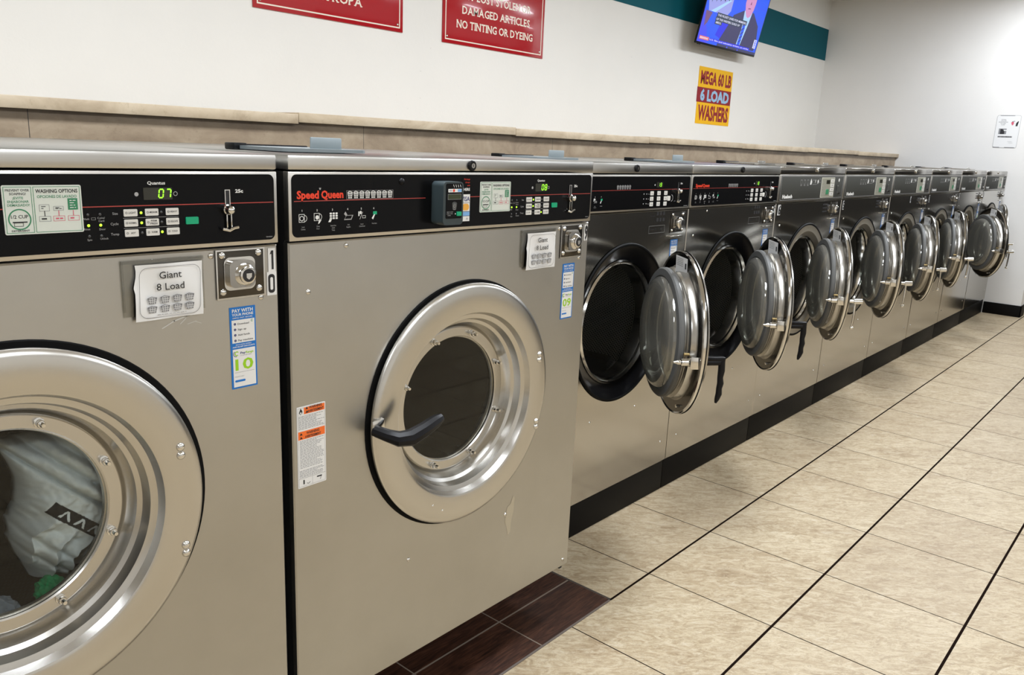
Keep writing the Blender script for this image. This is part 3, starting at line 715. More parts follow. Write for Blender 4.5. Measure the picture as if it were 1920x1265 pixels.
for (a, b, xl) in ((.905, .985, .24), (.60, .70, .03)):
    ws.rect(X(xl), Z(a), X(.97), Z(b), -.0011, M['orange'])
    for k, tx in enumerate(('WARNING', 'AVERTISSEMENT')): ws.text(tx, X((xl+1.05)/2), Z(a+.055-.045*k), .0058, M['ink'], -.0014, (.034, .042)[k], 'c', 2).poly([(X(xl+.05+.0*k), Z(a+.055-.045*k)), (X(xl+.15), Z(a+.055-.045*k)), (X(xl+.10), Z(a+.085-.045*k))], -.0014, M['ink'])
ws.poly([(X(.07), Z(.93)), (X(.12), Z(.905)), (X(.18), Z(.92)), (X(.19), Z(.945)), (X(.13), Z(.985))], -.0011, M['ink']).poly([(X(.10), Z(.925)), (X(.13), Z(.91)), (X(.16), Z(.925)), (X(.13), Z(.945))], -.0014, M['paper'])
strip_text(ws, X(.05), X(.95), Z(.72), Z(.89), 11, M['greyink'], -.0011, 1); strip_text(ws, X(.08), X(.92), Z(.24), Z(.59), 20, M['greyink'], -.0011, 2); strip_text(ws, X(.06), X(.95), Z(.125), Z(.22), 6, M['greyink'], -.0011, 5)
ws.outline(X(.03), Z(.015), X(.97), Z(.985), .0005, -.0010, M['greyink']).rect(X(.03), Z(.115), X(.97), Z(.1175), -.0011, M['ink']).rect(X(.5), Z(.015), X(.505), Z(.115), -.0011, M['ink'])
ws.seg(X(.2), Z(.04), X(.2), Z(.095), .0035, -.0012, M['ink']).ring(X(.36), Z(.06), .004, .005, -.0012, M['ink'], 10, 3.6, 6).seg(X(.66), Z(.085), X(.84), Z(.085), .003, -.0012, M['ink']).seg(X(.82), Z(.08), X(.78), Z(.04), .001, -.0012, M['ink'])
link('warning_sticker', ws, g9, 'white warning sticker with two orange bars')
kn = MB().dome(.30, 1.440, -.005, .008, .006, M['black']); link('panel_plug', kn, g9)

# ---- open doors --------------------------------------------------------------
def open_door(root, cx, cz, R, theta, dark, hinge_dx=-.046, handle='black'):
    """door built about its own centre (x towards the hinge, y = inner side), then swung open about the hinge"""
    hx = cx+R+hinge_dx
    mt = Matrix.Translation((hx, 0, 0)) @ Matrix.Rotation(theta, 4, 'Z') @ Matrix.Translation((-R, 0, cz))
    k = R/.315; inn = M['rimdark']
    P = lambda prof: [(r*k, y) for r, y in prof]
    mb = MB()
    mb.lathe(P([(.315, -.008), (.3175, -.002), (.3175, .004), (.3145, .008), (.309, .004)]), 0, 0, M['chrome'], 96)
    mb.lathe(P([(.309, .004), (.262, .006)]), 0, 0, inn, 96)
    mb.lathe(P([(.264, .006), (.258, .012), (.254, .028), (.247, .034), (.244, .036), (.246, .040), (.246, .052), (.240, .056)]), 0, 0, M['steel_ring'], 96)
    mb.lathe(P([(.318, -.010), (.312, -.018), (.262, -.018), (.254, -.010), (.244, .004), (.236, .010), (.215, .024), (.208, .030)]), 0, 0, M['steel_ring'], 96)
    d = link('door', mb.mesh('door'), root); d.matrix_local = mt
    link('door_seal', MB().lathe(P([(.244, .046), (.252, .052), (.252, .064), (.247, .070), (.222, .072), (.214, .066)]), 0, 0, M['gasket'], 96), d, 'grey rubber seal')
    bow = P([(.219, .060), (.216, .076), (.208, .087), (.192, .095), (.165, .100), (.12, .103), (.06, .104), (.0005, .104)])
    inn2 = P([(.0005, .098), (.06, .098), (.12, .097), (.162, .094), (.188, .089), (.203, .082), (.209, .074), (.212, .060)])
    link('door_glass', MB().lathe(bow, 0, 0, M['bowl'], 72, True).lathe(inn2, 0, 0, M['bowl'], 72), d)
    link('window_ring', MB().lathe(P([(.222, .022), (.215, .016), (.196, .016), (.193, .022)]), 0, 0, M['steel_ring'], 72), d)
    # white care label near the top of the inner rim
    lb = MB(); lb.add([(-.022, 0, -.034), (.022, 0, -.034), (.022, 0, .034), (-.022, 0, .034), ], [(0, 1, 2, 3)], M['paper'])
    for q in range(5): lb.add([(-.006, .0004, .026-.006*q), (.018, .0004, .026-.006*q), (.018, .0004, .0275-.006*q), (-.006, .0004, .0275-.006*q)], [(0, 1, 2, 3)], M['greyink'])
    lb.add([(-.018, .0004, -.004), (-.013, .0004, -.004), (-.013, .0004, .016), (-.018, .0004, .016)], [(0, 1, 2, 3)], M['ink']).add([(.006, .0004, -.028), (.019, .0004, -.028), (.019, .0004, -.023), (.006, .0004, -.023)], [(0, 1, 2, 3)], M['ink'])
    a = math.radians(14)
    lo = link('care_label', lb, d, 'white care label'); lo.scale = (1.2, 1.2, 1.2); lo.matrix_local = Matrix.Translation((-.276*k*math.sin(a), .026, .276*k*math.cos(a))) @ Matrix.Rotation(-a, 4, 'Y') @ Matrix.Rotation(.62, 4, 'Z') @ Matrix.Rotation(-.18, 4, 'X') @ Matrix.Scale(1.2, 4)
    lt = MB(); lx, lz = -.280*k, -.045
    lt.lathe([(.003, .095), (.007, .084), (.009, .080), (.009, .070), (.014, .068), (.014, .04), (.016, .038), (.016, .004)], lx, lz, M['chrome'], 20, False)
    lt.box(lx-.022, lx+.024, .034, .037, lz+.020, lz+.024, M['chrome'], .001).box(lx-.024, lx-.021, .006, .040, lz-.02, lz+.024, M['chrome'], .001)
    lt.lathe([(.0055, .056), (.0055, .036), (.0005, .036)], lx+.012, lz+.026, M['brass'], 12, True)
    link('door_latch', lt, d, 'chrome latch bolt')
    h = MB()
    if handle == 'black':
        h.tube([(lx, -.016, lz), (lx, -.075, lz+.002)], .012, M['black'], 12)
        h.box(lx-.012, lx+.012, -.092, -.018, lz+.006, lz+.022, M['black'], .004)
        h.tube([(lx, -.082, lz+.012), (lx, -.084, lz-.03), (lx, -.082, lz-.055), (lx, -.085, lz-.075), (lx, -.082, lz-.095), (lx, -.083, lz-.115), (lx, -.078, lz-.135), (lx, -.074, lz-.15)], [.012, .0125, .0105, .012, .0105, .0115, .009, .004], M['black'], 12)
    else:
        h.tube([(lx, -.016, lz), (lx, -.045, lz), (lx, -.046, lz), (lx, -.088, lz+.002)], [.009, .009, .015, .0135], M['chrome'], 14)
        h.tube([(lx, -.055, lz), (lx, -.056, lz-.07), (lx, -.052, lz-.135)], [.0065, .006, .005], M['chrome'], 10)
        h.lathe([(.0005, -.060), (.009, -.058), (.009, -.046), (.0005, -.044)], lx, lz-.14, M['chrome'], 12)
    link('door_handle', h, d, ('black' if handle == 'black' else 'chrome')+' lever handle')
    link('door_stop', MB().lathe([(.006, .006), (.006, .018), (.0005, .018)], -.12*k, -.263*k, M['chrome'], 10, True), d)
    hg = MB().box(.285*k, .345*k, -.02, .03, -.05, .05, M['steel_ring'], .004).tube([(.335*k, .012, -.07), (.335*k, .012, .07)], .012, M['chrome'], 12)
    link('door_hinge', hg, d)
    return d
def opening(root, cx, cz, dark):
    rim = M['enamel'] if dark else M['steel_ring']; k = 1.0
    mb = MB()
    mb.lathe([(.322, -.003), (.318, -.008), (.312, -.008), (.309, -.004)], cx, cz, M['rubber'], 96)
    if dark: mb.lathe([(.310, -.005), (.300, .004), (.258, .022), (.252, .026)], cx, cz, rim, 96)
    else: mb.lathe([(.310, -.005), (.306, -.004), (.276, -.003), (.272, .000), (.256, .024), (.252, .026)], cx, cz, M['tanring'], 96)
    o = link('door_opening', mb, root)
    link('drum_lip', MB().lathe([(.253, .022), (.247, .014), (.243, .016), (.240, .030), (.236, .034), (.232, .036), (.229, .05), (.226, .085)], cx, cz, M['chrome'], 96), o)
    dm = link('drum', drum_mesh(cx, cz, .228, .30, .085, .56, M['drum']), root)
    for l in lifters(cx, cz, .30, .13, .54): link('drum_lifter', l, dm)
    return o

# ---- the medium black-panelled washers -----------------------------------------
def sticker_loads(x, z):
    mb = MB(); y = -.0006
    mb.text('6 Load:', x, z+.050, .006, M['ink'], y, .034, 'l', 1)
    for r in range(2):
        for k in range(3): mb.rrect(x+.048+.024*k, z+.042-.026*r+.012, x+.064+.024*k, z+.056-.026*r+.012, .002, y-.0002, 0, M['ink'], n=2)
    mb.outline(x-.004, z-.018, x+.118, z+.012, .0007, y, M['dimwhite']).text('Giant 6', x, z-.004, .007, M['ink'], y, .05, 'l', 1).ring(x+.09, z-.003, .006, .0075, y, M['ink'], 14)
    return mb
def medium():
    Wd = .908; cx, cz = .452, .857
    t = thing('front_load_washer', '-', 'washing machine', (2.193, D8, 0), 'open washers along the wall')
    link('cabinet', cabinet(Wd, .147, 1.448, 1.0), t)
    tc = link('top_cover', MB().box(0, Wd-.003, -.005, 1.05, 1.446, 1.484, M['lid_steel'], .004), t)
    link('cover_lock', MB().lathe([(.014, -.005), (.014, -.011), (.011, -.013), (.0005, -.013)], .468, 1.465, M['black'], 20, True).disc(.468, 1.465, .006, -.0135, M['steel_mirror']), tc)
    fp = link('front_panel', MB().plate_hole(0, Wd-.003, .149, 1.298, cx, cz, .316, M['steel_mirror']), t)
    screws(fp, [(.168, 1.283), (.06, 1.179), (.275, .478), (.60, .475), (.845, .25), (.075, .25)], .005)
    c = MB(); y = -.0052
    c.box(0, Wd-.003, -.004, .014, 1.302, 1.441, M['frame'], .0018).rrect(.008, 1.309, .895, 1.4345, .010, -.005, -.003, M['face'])
    c.rect(.014, 1.3825, .89, 1.3838, y, M['redline'])
    c.text('Speed', .034, 1.389, .013, M['redlogo'], y, .060, 'l', 2.6).text('Queen', .098, 1.389, .013, M['redlogo'], y, .060, 'l', 2.6)
    for k in range(6): basket(c, .342+.0165*k, 1.386, .013, .016, y, M['dimwhite'], M['ink'])
    icons(c, (.045, .085, .125, .168, .207, .246), 1.345, y, 1.0, M['white'])
    c.disc(.612, 1.401, .003, y, M['white']).text('25c', .814, 1.403, .006, M['white'], y, .017, 'l', 2).rect(.855, 1.312, .885, 1.3135, y, M['dimwhite'])
    for k in range(3): c.text(('Size', 'Cycle', 'Temp')[k], .575, 1.364-.019*k, .0036, M['dimwhite'], y, None, 'r')
    c = link('control_panel', c, t)
    d = MB().rrect(.625, 1.391, .672, 1.412, .001, -.0058, -.004, M['window'])
    for k, q in enumerate('13'): seven(d, q, .640+.0125*k, 1.395, .0075, .0135, -.0062, M['digit'])
    link('display', d, c)
    for j in range(3):
        for i in range(3):
            x, z = .594+.053*i, 1.3685-.0215*j
            link('cycle_button', MB().rrect(x-.012, z-.008, x+.012, z+.008, .0015, -.0062, -.004, M['btn'], n=3).rect(x-.005, z-.003, x+.006, z-.001, -.0065, M['greyink']).ring(x-.003, z+.003, .001, .002, -.0065, M['greyink'], 8), c)
    for (x, z) in ((.535, 1.366), (.555, 1.366), (.535, 1.347), (.555, 1.347), (.535, 1.328), (.555, 1.328)): link('indicator_light', MB().dome(x, z, -.005, .0024, .0014, M['dimwhite'], 10), c)
    link('start_button', MB().rrect(.715, 1.337, .735, 1.356, .003, -.008, -.004, M['btn'], n=3).ring(.746, 1.347, .012, .0145, -.0056, M['dimwhite'], 16, -1.5, 1.5), c)
    link('coin_slot', coin_slot(.797, 1.411, 1.376, 1.333), c); link('coin_knob', coin_knob(.797, 1.376), c)
    link('load_sticker', sticker_loads(.604, 1.225), t)
    lp = link('coin_lock', lock_plate(.769, 1.203, .872, 1.286), t)
    for x, z in ((.779, 1.277), (.862, 1.277), (.779, 1.212), (.862, 1.213)): link('rivet', MB().dome(x, z, -.003, .006, .0045, M['chrome'], 12), lp)
    link('lock_knob', lock_knob(.769, 1.203, .872, 1.286), lp)
    link('lock_bracket', MB().box(.758, .862, -.012, .0, 1.184, 1.190, M['chrome'], .002), t)
    opening(t, cx, cz, True)
    add_dispenser(t, .10, .17, 1.484, .24, M['lidgrey'], .036)
    return t
m7 = medium(); m7.name = 'front_load_washer'
m8 = dup(m7); m8.location.x = 1.281
for t, lbl, num, px, th, hd in ((m8, 'washer numbered 8, first open one beside the big steel washers', '8', .866, 47.5, -.066), (m7, 'washer numbered 7 with orange brand lettering on black control panel', '7', .8935, 40, -.05)):
    t['label'] = lbl
    link('number_plate', number_plate(num, px-.008, 1.287, .028 if num == '8' else .018, .05), t, 'number plate with digit ' + num)
    link('payment_sticker', pay_sticker(.781, .994, .058, .178, '0'+num), t, 'blue and white pay with your phone sticker')
    open_door(t, .452, .857, .311, math.radians(th), True, hd)

# ---- the grey-panelled washers --------------------------------------------------
def grey_washer():
    Wd = .94; cx, cz = .462, .857
    t = thing('front_load_washer', '-', 'washing machine', (3.101, D8, 0), 'open washers along the wall')
    link('cabinet', cabinet(Wd, .147, 1.448, 1.0), t)
    tc = link('top_cover', MB().box(0, Wd-.004, -.005, 1.05, 1.447, 1.484, M['steel_mirror'], .004), t)
    link('cover_lock', MB().lathe([(.010, -.005), (.010, -.010), (.008, -.013), (.0005, -.013)], .489, 1.469, M['chrome'], 16, True).box(.483, .495, -.014, -.006, 1.456, 1.468, M['chrome'], .002), tc)
    fp = link('front_panel', MB().plate_hole(0, Wd-.004, .149, 1.298, cx, cz, .316, M['steel_mirror']), t)
    screws(fp, [(.072, 1.181), (.86, 1.175), (.28, .478), (.62, .475), (.85, .25), (.075, .25)], .006)
    c = MB(); y = -.0052
    c.box(0, Wd-.004, -.004, .014, 1.302, 1.444, M['frame'], .0018).box(.020, .918, -.0048, -.003, 1.309, 1.438, M['grey_face'], .0005)
    c.outline(.024, 1.312, .914, 1.435, .0016, y, M['dimwhite'])
    c.text('Huebsch', .053, 1.322, .018, M['white'], y, .127, 'l', 4)
    for k in range(3): c.outline(.272+.045*k, 1.392, .295+.045*k, 1.416, .0015, y, M['dimwhite']).rect(.272+.045*k, 1.385, .297+.045*k, 1.387, y, M['dimwhite'])
    c.poly([(.405, 1.39), (.425, 1.39), (.432, 1.405), (.418, 1.423), (.410, 1.41)], y, M['white']).outline(.44, 1.39, .50, 1.415, .0014, y, M['dimwhite']).poly([(.475, 1.395), (.485, 1.41), (.478, 1.418)], y, M['white'])
    c.poly([(.515, 1.392), (.53, 1.405), (.522, 1.418), (.51, 1.41)], y, M['white']).outline(.535, 1.40, .56, 1.42, .0012, y, M['dimwhite'])
    c = link('control_panel', c, t)
    k_ = MB().rrect(.574, 1.316, .774, 1.4285, .003, -.0062, -.004, M['padbtn'], n=3).rrect(.580, 1.320, .768, 1.4245, .002, -.0066, -.006, M['padbeige'], n=3)
    for zz in (1.40, 1.38, 1.365, 1.35, 1.335): k_.rect(.590, zz, .604, zz+.004, -.0069, M['dimwhite']).disc(.628, zz+.002, .003, -.0069, M['dimwhite'], 8)
    k_.rect(.645, 1.388, .655, 1.392, -.0069, M['dimwhite'])
    k_ = link('keypad', k_, c)
    link('display', MB().rect(.645, 1.392, .700, 1.414, -.0070, M['window']), k_)
    for q in range(4): link('key', MB().rrect(.712, 1.325+.0245*q, .762, 1.3455+.0245*q, .002, -.0085, -.006, M['btn'], n=3).rect(.725, 1.334+.0245*q, .748, 1.337+.0245*q, -.0088, M['greyink']), k_)
    link('start_button', MB().rrect(.650, 1.334, .690, 1.362, .004, -.0085, -.006, M['greenp'], n=3), k_, 'green start button')
    link('coin_slot', MB().disc(.843, 1.413, .010, -.0062, M['white'], 18).rect(.812, 1.33, .820, 1.385, -.0060, M['ink']).rect(.832, 1.378, .840, 1.382, -.006, M['dimwhite']).rrect(.838, 1.332, .868, 1.341, .003, -.010, -.004, M['chrome'], n=3), c)
    s_ = MB()
    for r in range(3): s_.rect(.65, 1.272-.02*r, .72, 1.280-.02*r, -.0006, M['ink'])
    for r in range(2): s_.rrect(.725, 1.262-.018*r, .75, 1.274-.018*r, .002, -.0006, 0, M['ink'], n=2)
    link('load_sticker', s_, t)
    lp = link('coin_lock', lock_plate(.777, 1.206, .878, 1.288), t); link('lock_knob', lock_knob(.777, 1.206, .878, 1.288), lp)
    link('lock_bracket', MB().box(.768, .872, -.012, .0, 1.188, 1.195, M['chrome'], .002), t)
    opening(t, cx, cz, False)
    add_dispenser(t, .10, .17, 1.484, .24, M['steel_ring'], .022)
    return t
first = grey_washer()
spec = [('6', 34, .03), ('5', 32.5, .03), ('4', 29, .03), ('3', 26, .03), ('2', 38, .03), ('1', 20, .03)]
lbls = ['grey panelled washer numbered 6, right of the black panelled pair', 'open grey panelled washer numbered 5, second from the black panelled pair',
        'open grey panelled washer numbered 4, fourth from the end wall', 'open grey panelled washer numbered 3, third from the end wall',
        'open grey panelled washer numbered 2, next to the one at the end wall', 'last grey panelled washer at the far end, touching the end wall']
for k, (num, th, px) in enumerate(spec):
    t = first if k == 0 else dup(first)
    t.location.x = 3.101+.948*k
    if k == 0: spec0 = []
    t['label'] = lbls[k]
    spec[k] = (t, num, th, px)
for t, num, th, px in spec:
    if num == '4': link('number_plate', number_plate('4', .475, 1.290, .028, .046), t, 'number plate with digit 4')
    else: link('number_plate', number_plate(num, px-.004, 1.290, .042 if num == '6' else .03, .054), t, 'number plate with digit ' + num)
    link('payment_sticker', pay_sticker(.815, .999, .055, .194, '0'+num), t, 'blue and white pay with your phone sticker')
    open_door(t, .462, .857, .311, math.radians(th), False, -.046, 'black' if num == '6x' else 'chrome')

# ------------------------------------------------------------------ laundry in machine ten
def cloth_lump(seed, c, ax, rot, amp=.3, fold=6.):
    b = bmesh.new(); bmesh.ops.create_icosphere(b, subdivisions=5, radius=1)
    from mathutils import noise as nz
    for v in b.verts:
        p = v.co.copy(); q = p*fold*.35+Vector((seed*7.1, seed*3.3, 0))
        n = nz.noise(q)+.5*nz.noise(q*2.1)+.25*abs(nz.noise(q*4.3))
        w = abs(nz.noise(Vector((q.x*2.2, q.y*.7, q.z*.7))))
        v.co = p*(1+amp*n-.25*w)
    R = Matrix.Rotation(rot, 4, 'Y')
    for v in b.verts: v.co = R @ Vector((v.co.x*ax[0], v.co.y*ax[1], v.co.z*ax[2])) + Vector(c)
    return b
def cloth(name, col, rough=.9):
    m = mat(name, col, rough, spec=.1); N, L, b = nodes(m); tc = N.new('ShaderNodeTexCoord').outputs['Object']
    n = noise(N, L, tc, 220, 3); L.new(mixc(N, L, n, tuple(x*.85 for x in col), col), b.inputs['Base Color']); return m
cw = cloth('pale_grey_cloth', (.62, .67, .67)); ck = cloth('black_cloth', (.012, .012, .013)); cgn = cloth('green_cloth', (.01, .30, .11)); cg = cloth('grey_cloth', (.20, .23, .26))
XC, ZC = -.546, .858
def laundry(name, mb, label, cat='clothes'):
    o = link(name, mb); tag(o, label, cat, 'laundry in the drum of washer ten'); return o
def shirt():
    from mathutils import noise as nz
    mb = MB(); nu, nv = 170, 250; vs, fs = [], []
    def P(i, j):
        u, v = i/nu*2-1, j/nv*2-1
        x = -.408+.088*u-.012*v+.012*math.sin(v*4); z = .840+.150*v+.02*math.sin(u*2.5)
        n = .69*x+.72*z; s_ = .72*x-.69*z
        e = max(0, 1-abs(u)**3)*max(0, 1-abs(v)**3)
        y = .190-.108*e**.45
        g = lambda c, w: math.exp(-((n-c)/w)**2)
        y += .016*g(.340, .004)+.014*g(.368, .005)+.016*g(.398, .006)-.008*g(.355, .010)-.008*g(.384, .01)
        if n < .283:
            w = min(1, (.283-n)/.02)
            y += w*(.020*abs(math.sin(s_*72+n*30+.8*math.sin(n*60)))-.006)+.010*math.exp(-((n-.232)/.006)**2)+.012*math.exp(-((n-.205)/.005)**2)
        q = Vector((x*16, z*16, 2.)); y += .012*nz.noise(q)+.006*nz.noise(q*2.6)+.003*nz.noise(q*6)
        return x, max(y, .066), z, n, s_
    pts = [[P(i, j) for j in range(nv+1)] for i in range(nu+1)]
    o = [(p[0], p[1], p[2]) for r in pts for p in r]
    for i in range(nu):
        for j in range(nv): fs.append((i*(nv+1)+j, (i+1)*(nv+1)+j, (i+1)*(nv+1)+j+1, i*(nv+1)+j+1))
    A, Bk = [], []
    for f in fs:
        k = f[0]; p = pts[k//(nv+1)][k % (nv+1)]
        inb = abs(p[3]-.2946) < .0125 and -.915 < p[4] < -.79
        t = ((p[4]+.9)/.034) % 1.; h = (p[3]-.2946)/.0125
        mark = inb and -.895 < p[4] < -.80 and abs(h) < .62 and abs(abs(t-.5)*2-(.62-h)*.5) < .16
        (Bk if inb and not mark else A).append(f)
    mb.add(o, A, cw); mb.mats.append(ck)
    for f in Bk: mb.f.append(f); mb.m.append(1)
    return mb
sh = laundry('shirt', shirt(), 'pale grey shirt with black patterned band behind the door glass of washer ten')
sm = sh.modifiers.new('thickness', 'SOLIDIFY'); sm.thickness = .003; sm.offset = 1
laundry('dark_trousers', MB().bm(cloth_lump(3, (-.69, .21, .765), (.13, .09, .16), .3, .3, 6), ck), 'black garment filling the left side of the drum of washer ten')
laundry('grey_sock', MB().bm(cloth_lump(5, (-.555, .135, .655), (.045, .04, .035), .4, .3, 5), cg), 'small grey crumpled sock at the bottom of the drum of washer ten')
laundry('green_cloth', MB().bm(cloth_lump(8, (-.462, .125, .672), (.028, .025, .024), -.5, .2, 5), cgn), 'small green cloth below the pale shirt in washer ten')
laundry('charcoal_towel', MB().bm(cloth_lump(11, (-.53, .26, 1.0), (.11, .07, .06), -.3, .35, 7), cloth('charcoal_cloth', (.05, .055, .055))), 'charcoal towel high in the drum of washer ten')

# ------------------------------------------------------------------ signs on the wall
SER = {'N': ((.12, 1, 0), (.12, 0, 1), (.88, 1, 1)), 'I': ((.5, 1, 1), (.5, 0, 0)), 'T': ((.5, 0, 0),), 'R': ((.14, 1, 1), (.14, 0, 0), (.9, 0, 0)), 'D': ((.14, 1, 1), (.14, 0, 0)),
       'A': ((.08, 0, 0), (.92, 0, 0)), 'M': ((.1, 1, 1), (.1, 0, 0), (.9, 1, 1), (.9, 0, 0)), 'E': ((.14, 1, 1), (.14, 0, 0)), 'L': ((.14, 1, 1), (.14, 0, 0)), 'Y': ((.1, 1, 1), (.9, 1, 1), (.5, 0, 0)),
       'P': ((.14, 1, 1), (.14, 0, 0)), 'Ñ': ((.12, 1, 0), (.12, 0, 1), (.88, 1, 1))}
def serif(mb, t, x0, x1, z, h, m, y):
    adv = []; 
    for ch in t:
        if ch == ' ': adv.append((None, .26)); continue
        vs, fs = text_mesh(ch, .6 if ch == 'M' else 1.6); xs = [v[0] for v in vs]; a, b = min(xs), max(xs); adv.append((ch, (b-a)/.70))
    tot = sum(w+.11 for _, w in adv)-.11; k = (x1-x0)/tot; x = x0
    for ch, w in adv:
        if ch:
            mb.text(ch, x, z, h, m, y, w*k, 'l', .6 if ch == 'M' else 1.6)
            sw = .30*k if ch != 'I' else .36*k; sh_ = h*.085
            for fx, topp, _ in SER.get(ch, ()):
                zz = z+(h-sh_ if topp else 0); c = x+w*k*fx
                mb.rect(c-sw/2, zz, c+sw/2, zz+sh_, y-.0002, m)
            if ch in 'TEL':
                r = x+w*k-.02*k
                if ch == 'T': mb.rect(x, z+h*.80, x+.05*k, z+h, y-.0002, m).rect(r-.03*k, z+h*.80, r+.02*k, z+h, y-.0002, m)
                else: mb.rect(r-.03*k, z, r+.02*k, z+h*.22, y-.0002, m)
        x += (w+.11)*k
def red_sign(x0, x1, z0, z1, lines, label):
    t = thing('wall_sign', label, 'sign', ((x0+x1)/2, YW, z0), 'red enamel notices on the wall')
    o = Matrix.Translation((-(x0+x1)/2, -YW, -z0)); y = YW-.0072
    link('sign_board', MB().box(x0, x1, YW-.007, YW, z0, z1, M['redsign'], .002).outline(x0+.022, z0+.020, x1-.022, z1-.020, .007, y, M['cream']).xform(o), t)
    for s, a, b, z, h in lines:
        tx = MB(); serif(tx, s, a, b, z, h, M['cream'], y-.0004)
        link('lettering', tx.xform(o), t)
    for x in (x0+.04, x1-.04):
        for z in (z0+.04, z1-.04): link('screw', MB().dome(x, z, YW-.007, .007, .004, M['chrome'], 10).xform(o), t)
red_sign(1.378, 2.350, 2.140, 2.66, [('NO TEÑIR ROPA', 1.50, 2.052, 2.236, .046)], 'red sign with white ROPA lettering, left of the other red sign')
red_sign(2.668, 3.640, 2.128, 2.66, [('NO TINTING OR DYEING', 2.787, 3.520, 2.228, .046), ('DAMAGED ARTICLES', 2.834, 3.484, 2.314, .046), ('ANY LOST STOLEN OR', 2.80, 3.490, 2.400, .046)], 'red sign reading damaged articles no tinting or dyeing')
t = thing('load_poster', 'yellow and maroon poster reading mega 60 LB 6 load washers', 'sign', (6.21, YW, 1.80))
o = Matrix.Translation((-6.21, -YW, -1.80)); y = YW-.003
link('poster_sheet', MB().box(5.884, 6.540, y-.001, YW, 2.121, 2.300, M['yellow']).text('MEGA 60 LB', 6.22, 2.157, .105, M['maroon'], y-.0014, .600, 'c', 3.5).xform(o), t, 'yellow upper sheet reading MEGA 60 LB')
link('poster_sheet', MB().box(5.888, 6.548, y, YW, 1.800, 1.990, M['yellow']).text('WASHERS', 6.22, 1.838, .125, M['maroon'], y-.0004, .600, 'c', 3.5).xform(o), t, 'yellow lower sheet reading WASHERS')
link('poster_strip', MB().box(5.878, 6.542, y-.0005, YW, 1.990, 2.121, M['maroon']).text('6 LOAD', 6.22, 2.010, .092, M['skyblue'], y-.0009, .565, 'c', 4).xform(o), t, 'maroon strip reading 6 LOAD')
# notice on the end wall (faces -X)
t = thing('wall_notice', 'small white notice with grey photo taped to the end wall', 'notice', (XE, .37, 1.72))
R90 = Matrix(((0, 1, 0, 0), (-1, 0, 0, 0), (0, 0, 1, 0), (0, 0, 0, 1)))      # built facing -Y, turned to face -X
nt = MB().rrect(-.107, 0, .107, .322, .018, -.002, 0, M['paper'])
for a, b in ((-.105, -.045), (.0, .09)): nt.rect(a, .0, b, .006, -.0025, M['greyink'])
nt.rect(-.08, .316, .05, .321, -.0025, M['greyink'])
pr = nt; y = -.003; P_ = rrp(-.107, 0, .107, .322, .018)
for i in range(len(P_)): pr.seg(*P_[i], *P_[(i+1) % len(P_)], .003, -.0025, M['dimwhite'])  # grey outline paints the faint shadow along the sheet edge
for k, (s, ww) in enumerate((('TOTAL', .045), ('YOU CAN', .05), ('SERVICE PARTNER', .085), ('TO ASK', .05), ('US', .03))): pr.text(s, -.045, .276-.013*k, .008, M['greyink'], y, ww, 'c', 1)
pr.rect(-.075, .135, -.005, .19, y, M['greyink']).poly([(-.06, .135), (-.06, .185), (-.042, .185), (-.022, .165), (-.022, .135)], y-.0005, M['ink']).poly([(-.03, .178), (-.004, .178), (-.004, .168), (-.03, .165)], y-.0005, M['paper'])
pr.poly([(.025, .25), (.035, .225), (.045, .225), (.052, .25), (.04, .262)], y, M['pinkp']).poly([(.03, .255), (.06, .262), (.055, .268), (.032, .262)], y, M['greyink']).poly([(.068, .215), (.085, .215), (.092, .262), (.085, .265), (.070, .245)], y, M['ink'])
strip_text(pr, -.075, .06, .100, .118, 1, M['ink'], y, 4, .013)
pr.rect(.02, .062, .06, .0635, y, M['greyink']).rect(.03, .048, .068, .0495, y, M['greyink'])
link('notice_sheet', pr.xform(R90), t)

# ------------------------------------------------------------------ television
tv = thing('television', 'flat television tilted down on the wall showing a news anchor in blue studio', 'television', (5.508, 2.2, 2.447), rot=(math.radians(12), 0, 0))
TW, TH = 1.155, .66
link('casing', MB().box(0, TW, 0, .012, 0, TH, M['black'], .003).box(.10, TW-.10, .012, .05, .05, TH-.12, M['black'], .008).box(.05, .10, .0, .01, -.006, 0, M['black']), tv)
link('wall_bracket', MB().box(TW/2-.15, TW/2+.15, .05, .075, .15, .45, M['dark'], .004).box(TW/2-.03, TW/2+.03, .07, .198, .26, .32, M['dark'], .004), tv)
def em(n, c, s=1.): return mat(n, (0, 0, 0), .3, emit=srgb(*c), es=s)
b1, b2, b3 = em('screen_blue', (8, 82, 238)), em('screen_deep_blue', (20, 30, 225)), em('screen_violet', (58, 66, 235))
dk, sk, wh, gy = em('screen_suit', (44, 42, 92)), em('screen_skin', (205, 140, 190)), em('screen_white', (165, 205, 245)), em('screen_grey', (150, 155, 225))
br, org, cap, pw = em('screen_brown', (110, 72, 120)), em('screen_orange', (225, 105, 95)), em('screen_caption', (30, 48, 74)), em('screen_print', (225, 225, 250))
s = MB(); y = -.001
s.rect(.014, .018, TW-.014, TH-.012, y, b1)
s.poly([(.014, .018), (.20, .018), (.014, .30)], y-.0002, b3).poly([(.352, .216), (.49, .216), (.40, .08), (.30, .10)], y-.0002, b2)
s.poly([(.049, .348), (.06, TH-.02), (.461, TH-.02), (.466, .319), (.42, .276), (.084, .273)], y-.0003, gy)
for k in range(5): s.poly([(.08+.07*k, .40+.02*k), (.10+.07*k, .34+.012*k), (.115+.07*k, .38), (.13+.07*k, TH-.03), (.09+.07*k, TH-.03)], y-.0004, dk)
s.poly([(.12, .275), (.40, .40), (.44, .40), (.20, .273)], y-.0004, wh)
s.poly([(.045, .272), (.158, .266), (.111, .179), (.07, .146)], y-.0004, br)
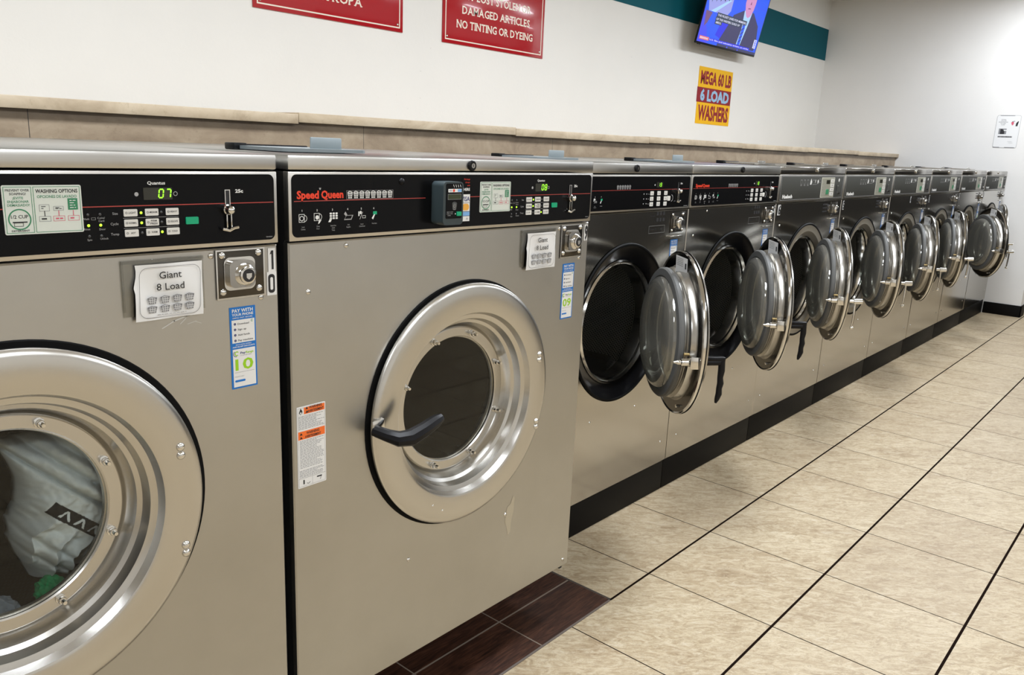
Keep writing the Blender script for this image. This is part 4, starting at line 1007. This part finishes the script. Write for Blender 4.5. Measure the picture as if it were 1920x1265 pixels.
for p in (((.06, .08), (.235, .19)), ((.235, .19), (.245, .27)), ((.87, .42), (1.12, .41)), ((.90, .33), (1.12, .30))): s.seg(*p[0], *p[1], .004, y-.0003, b3)
s.poly([(.39, .07), (.49, .216), (.535, .297), (.71, .360), (.90, .362), (1.048, .265), (1.107, .112), (1.09, .05), (.40, .05)], y-.0005, dk)
s.poly([(.714, .36), (.867, .362), (.85, .27), (.795, .07), (.720, .07), (.745, .20)], y-.0006, wh)
s.poly([(.76, .275), (.794, .275), (.802, .214), (.788, .07), (.736, .07), (.749, .207)], y-.0007, b1)
for k in range(5): s.seg(.742, .09+.035*k, .796, .115+.035*k, .007, y-.0008, dk)
hp = [(.695, .42), (.725, .361), (.765, .318), (.80, .306), (.84, .325), (.875, .380), (.887, .44), (.885, .53), (.84, .58), (.75, .58), (.70, .54)]
s.poly(hp, y-.0008, sk).poly([(.69, .52), (.70, .60), (.79, .635), (.88, .60), (.892, .52), (.86, .565), (.72, .565)], y-.0009, em('screen_hair', (150, 140, 170)))
md = em('screen_mouth', (120, 60, 110))
s.poly([(.765, .378), (.815, .384), (.812, .392), (.768, .388)], y-.0009, md).poly([(.785, .42), (.81, .42), (.80, .45)], y-.0009, md).rect(.745, .48, .778, .488, y-.0009, md).rect(.815, .48, .848, .488, y-.0009, md)
for (a, b, z0, z1, t_) in ((.245, .815, .244, .280, 'THE PICKET LINES FOR MEMBERS'), (.235, .705, .211, .244, 'OF THE WRITERS GUILD OF'), (.238, .362, .184, .211, 'AMERICA.')):
    s.rect(a, z0, b, z1, y-.0010, cap).text(t_, a+.012, z0+.008, .017, pw, y-.0012, b-a-.024, 'l', 1)
s.rect(.044, .040, .212, .068, y-.0010, org).text('BREAKING', .055, .047, .014, pw, y-.0012, .14, 'l', 2)
s.rect(.214, .042, 1.0, .066, y-.0010, b2).text('U.S. film and television writers on strike', .225, .048, .013, pw, y-.0012, .76, 'l', 1)
s.rect(.376, .018, 1.137, .040, y-.0011, em('screen_band', (40, 44, 92))).poly([(.55, .02), (.585, .02), (.57, .036)], y-.0012, b3).poly([(.76, .02), (.79, .02), (.775, .036)], y-.0012, b3)
s.rect(1.056, .074, 1.112, .150, y-.0011, pw)
cn = MB().text('CNN', 0, 0, .030, b1, 0, .064, 'l', 4)
for f in range(len(cn.f)): pass
s.add([(1.099-v[2]*1., y-.0013, .080+v[0]) for v in cn.v], cn.f, b1)
link('screen', s, tv)
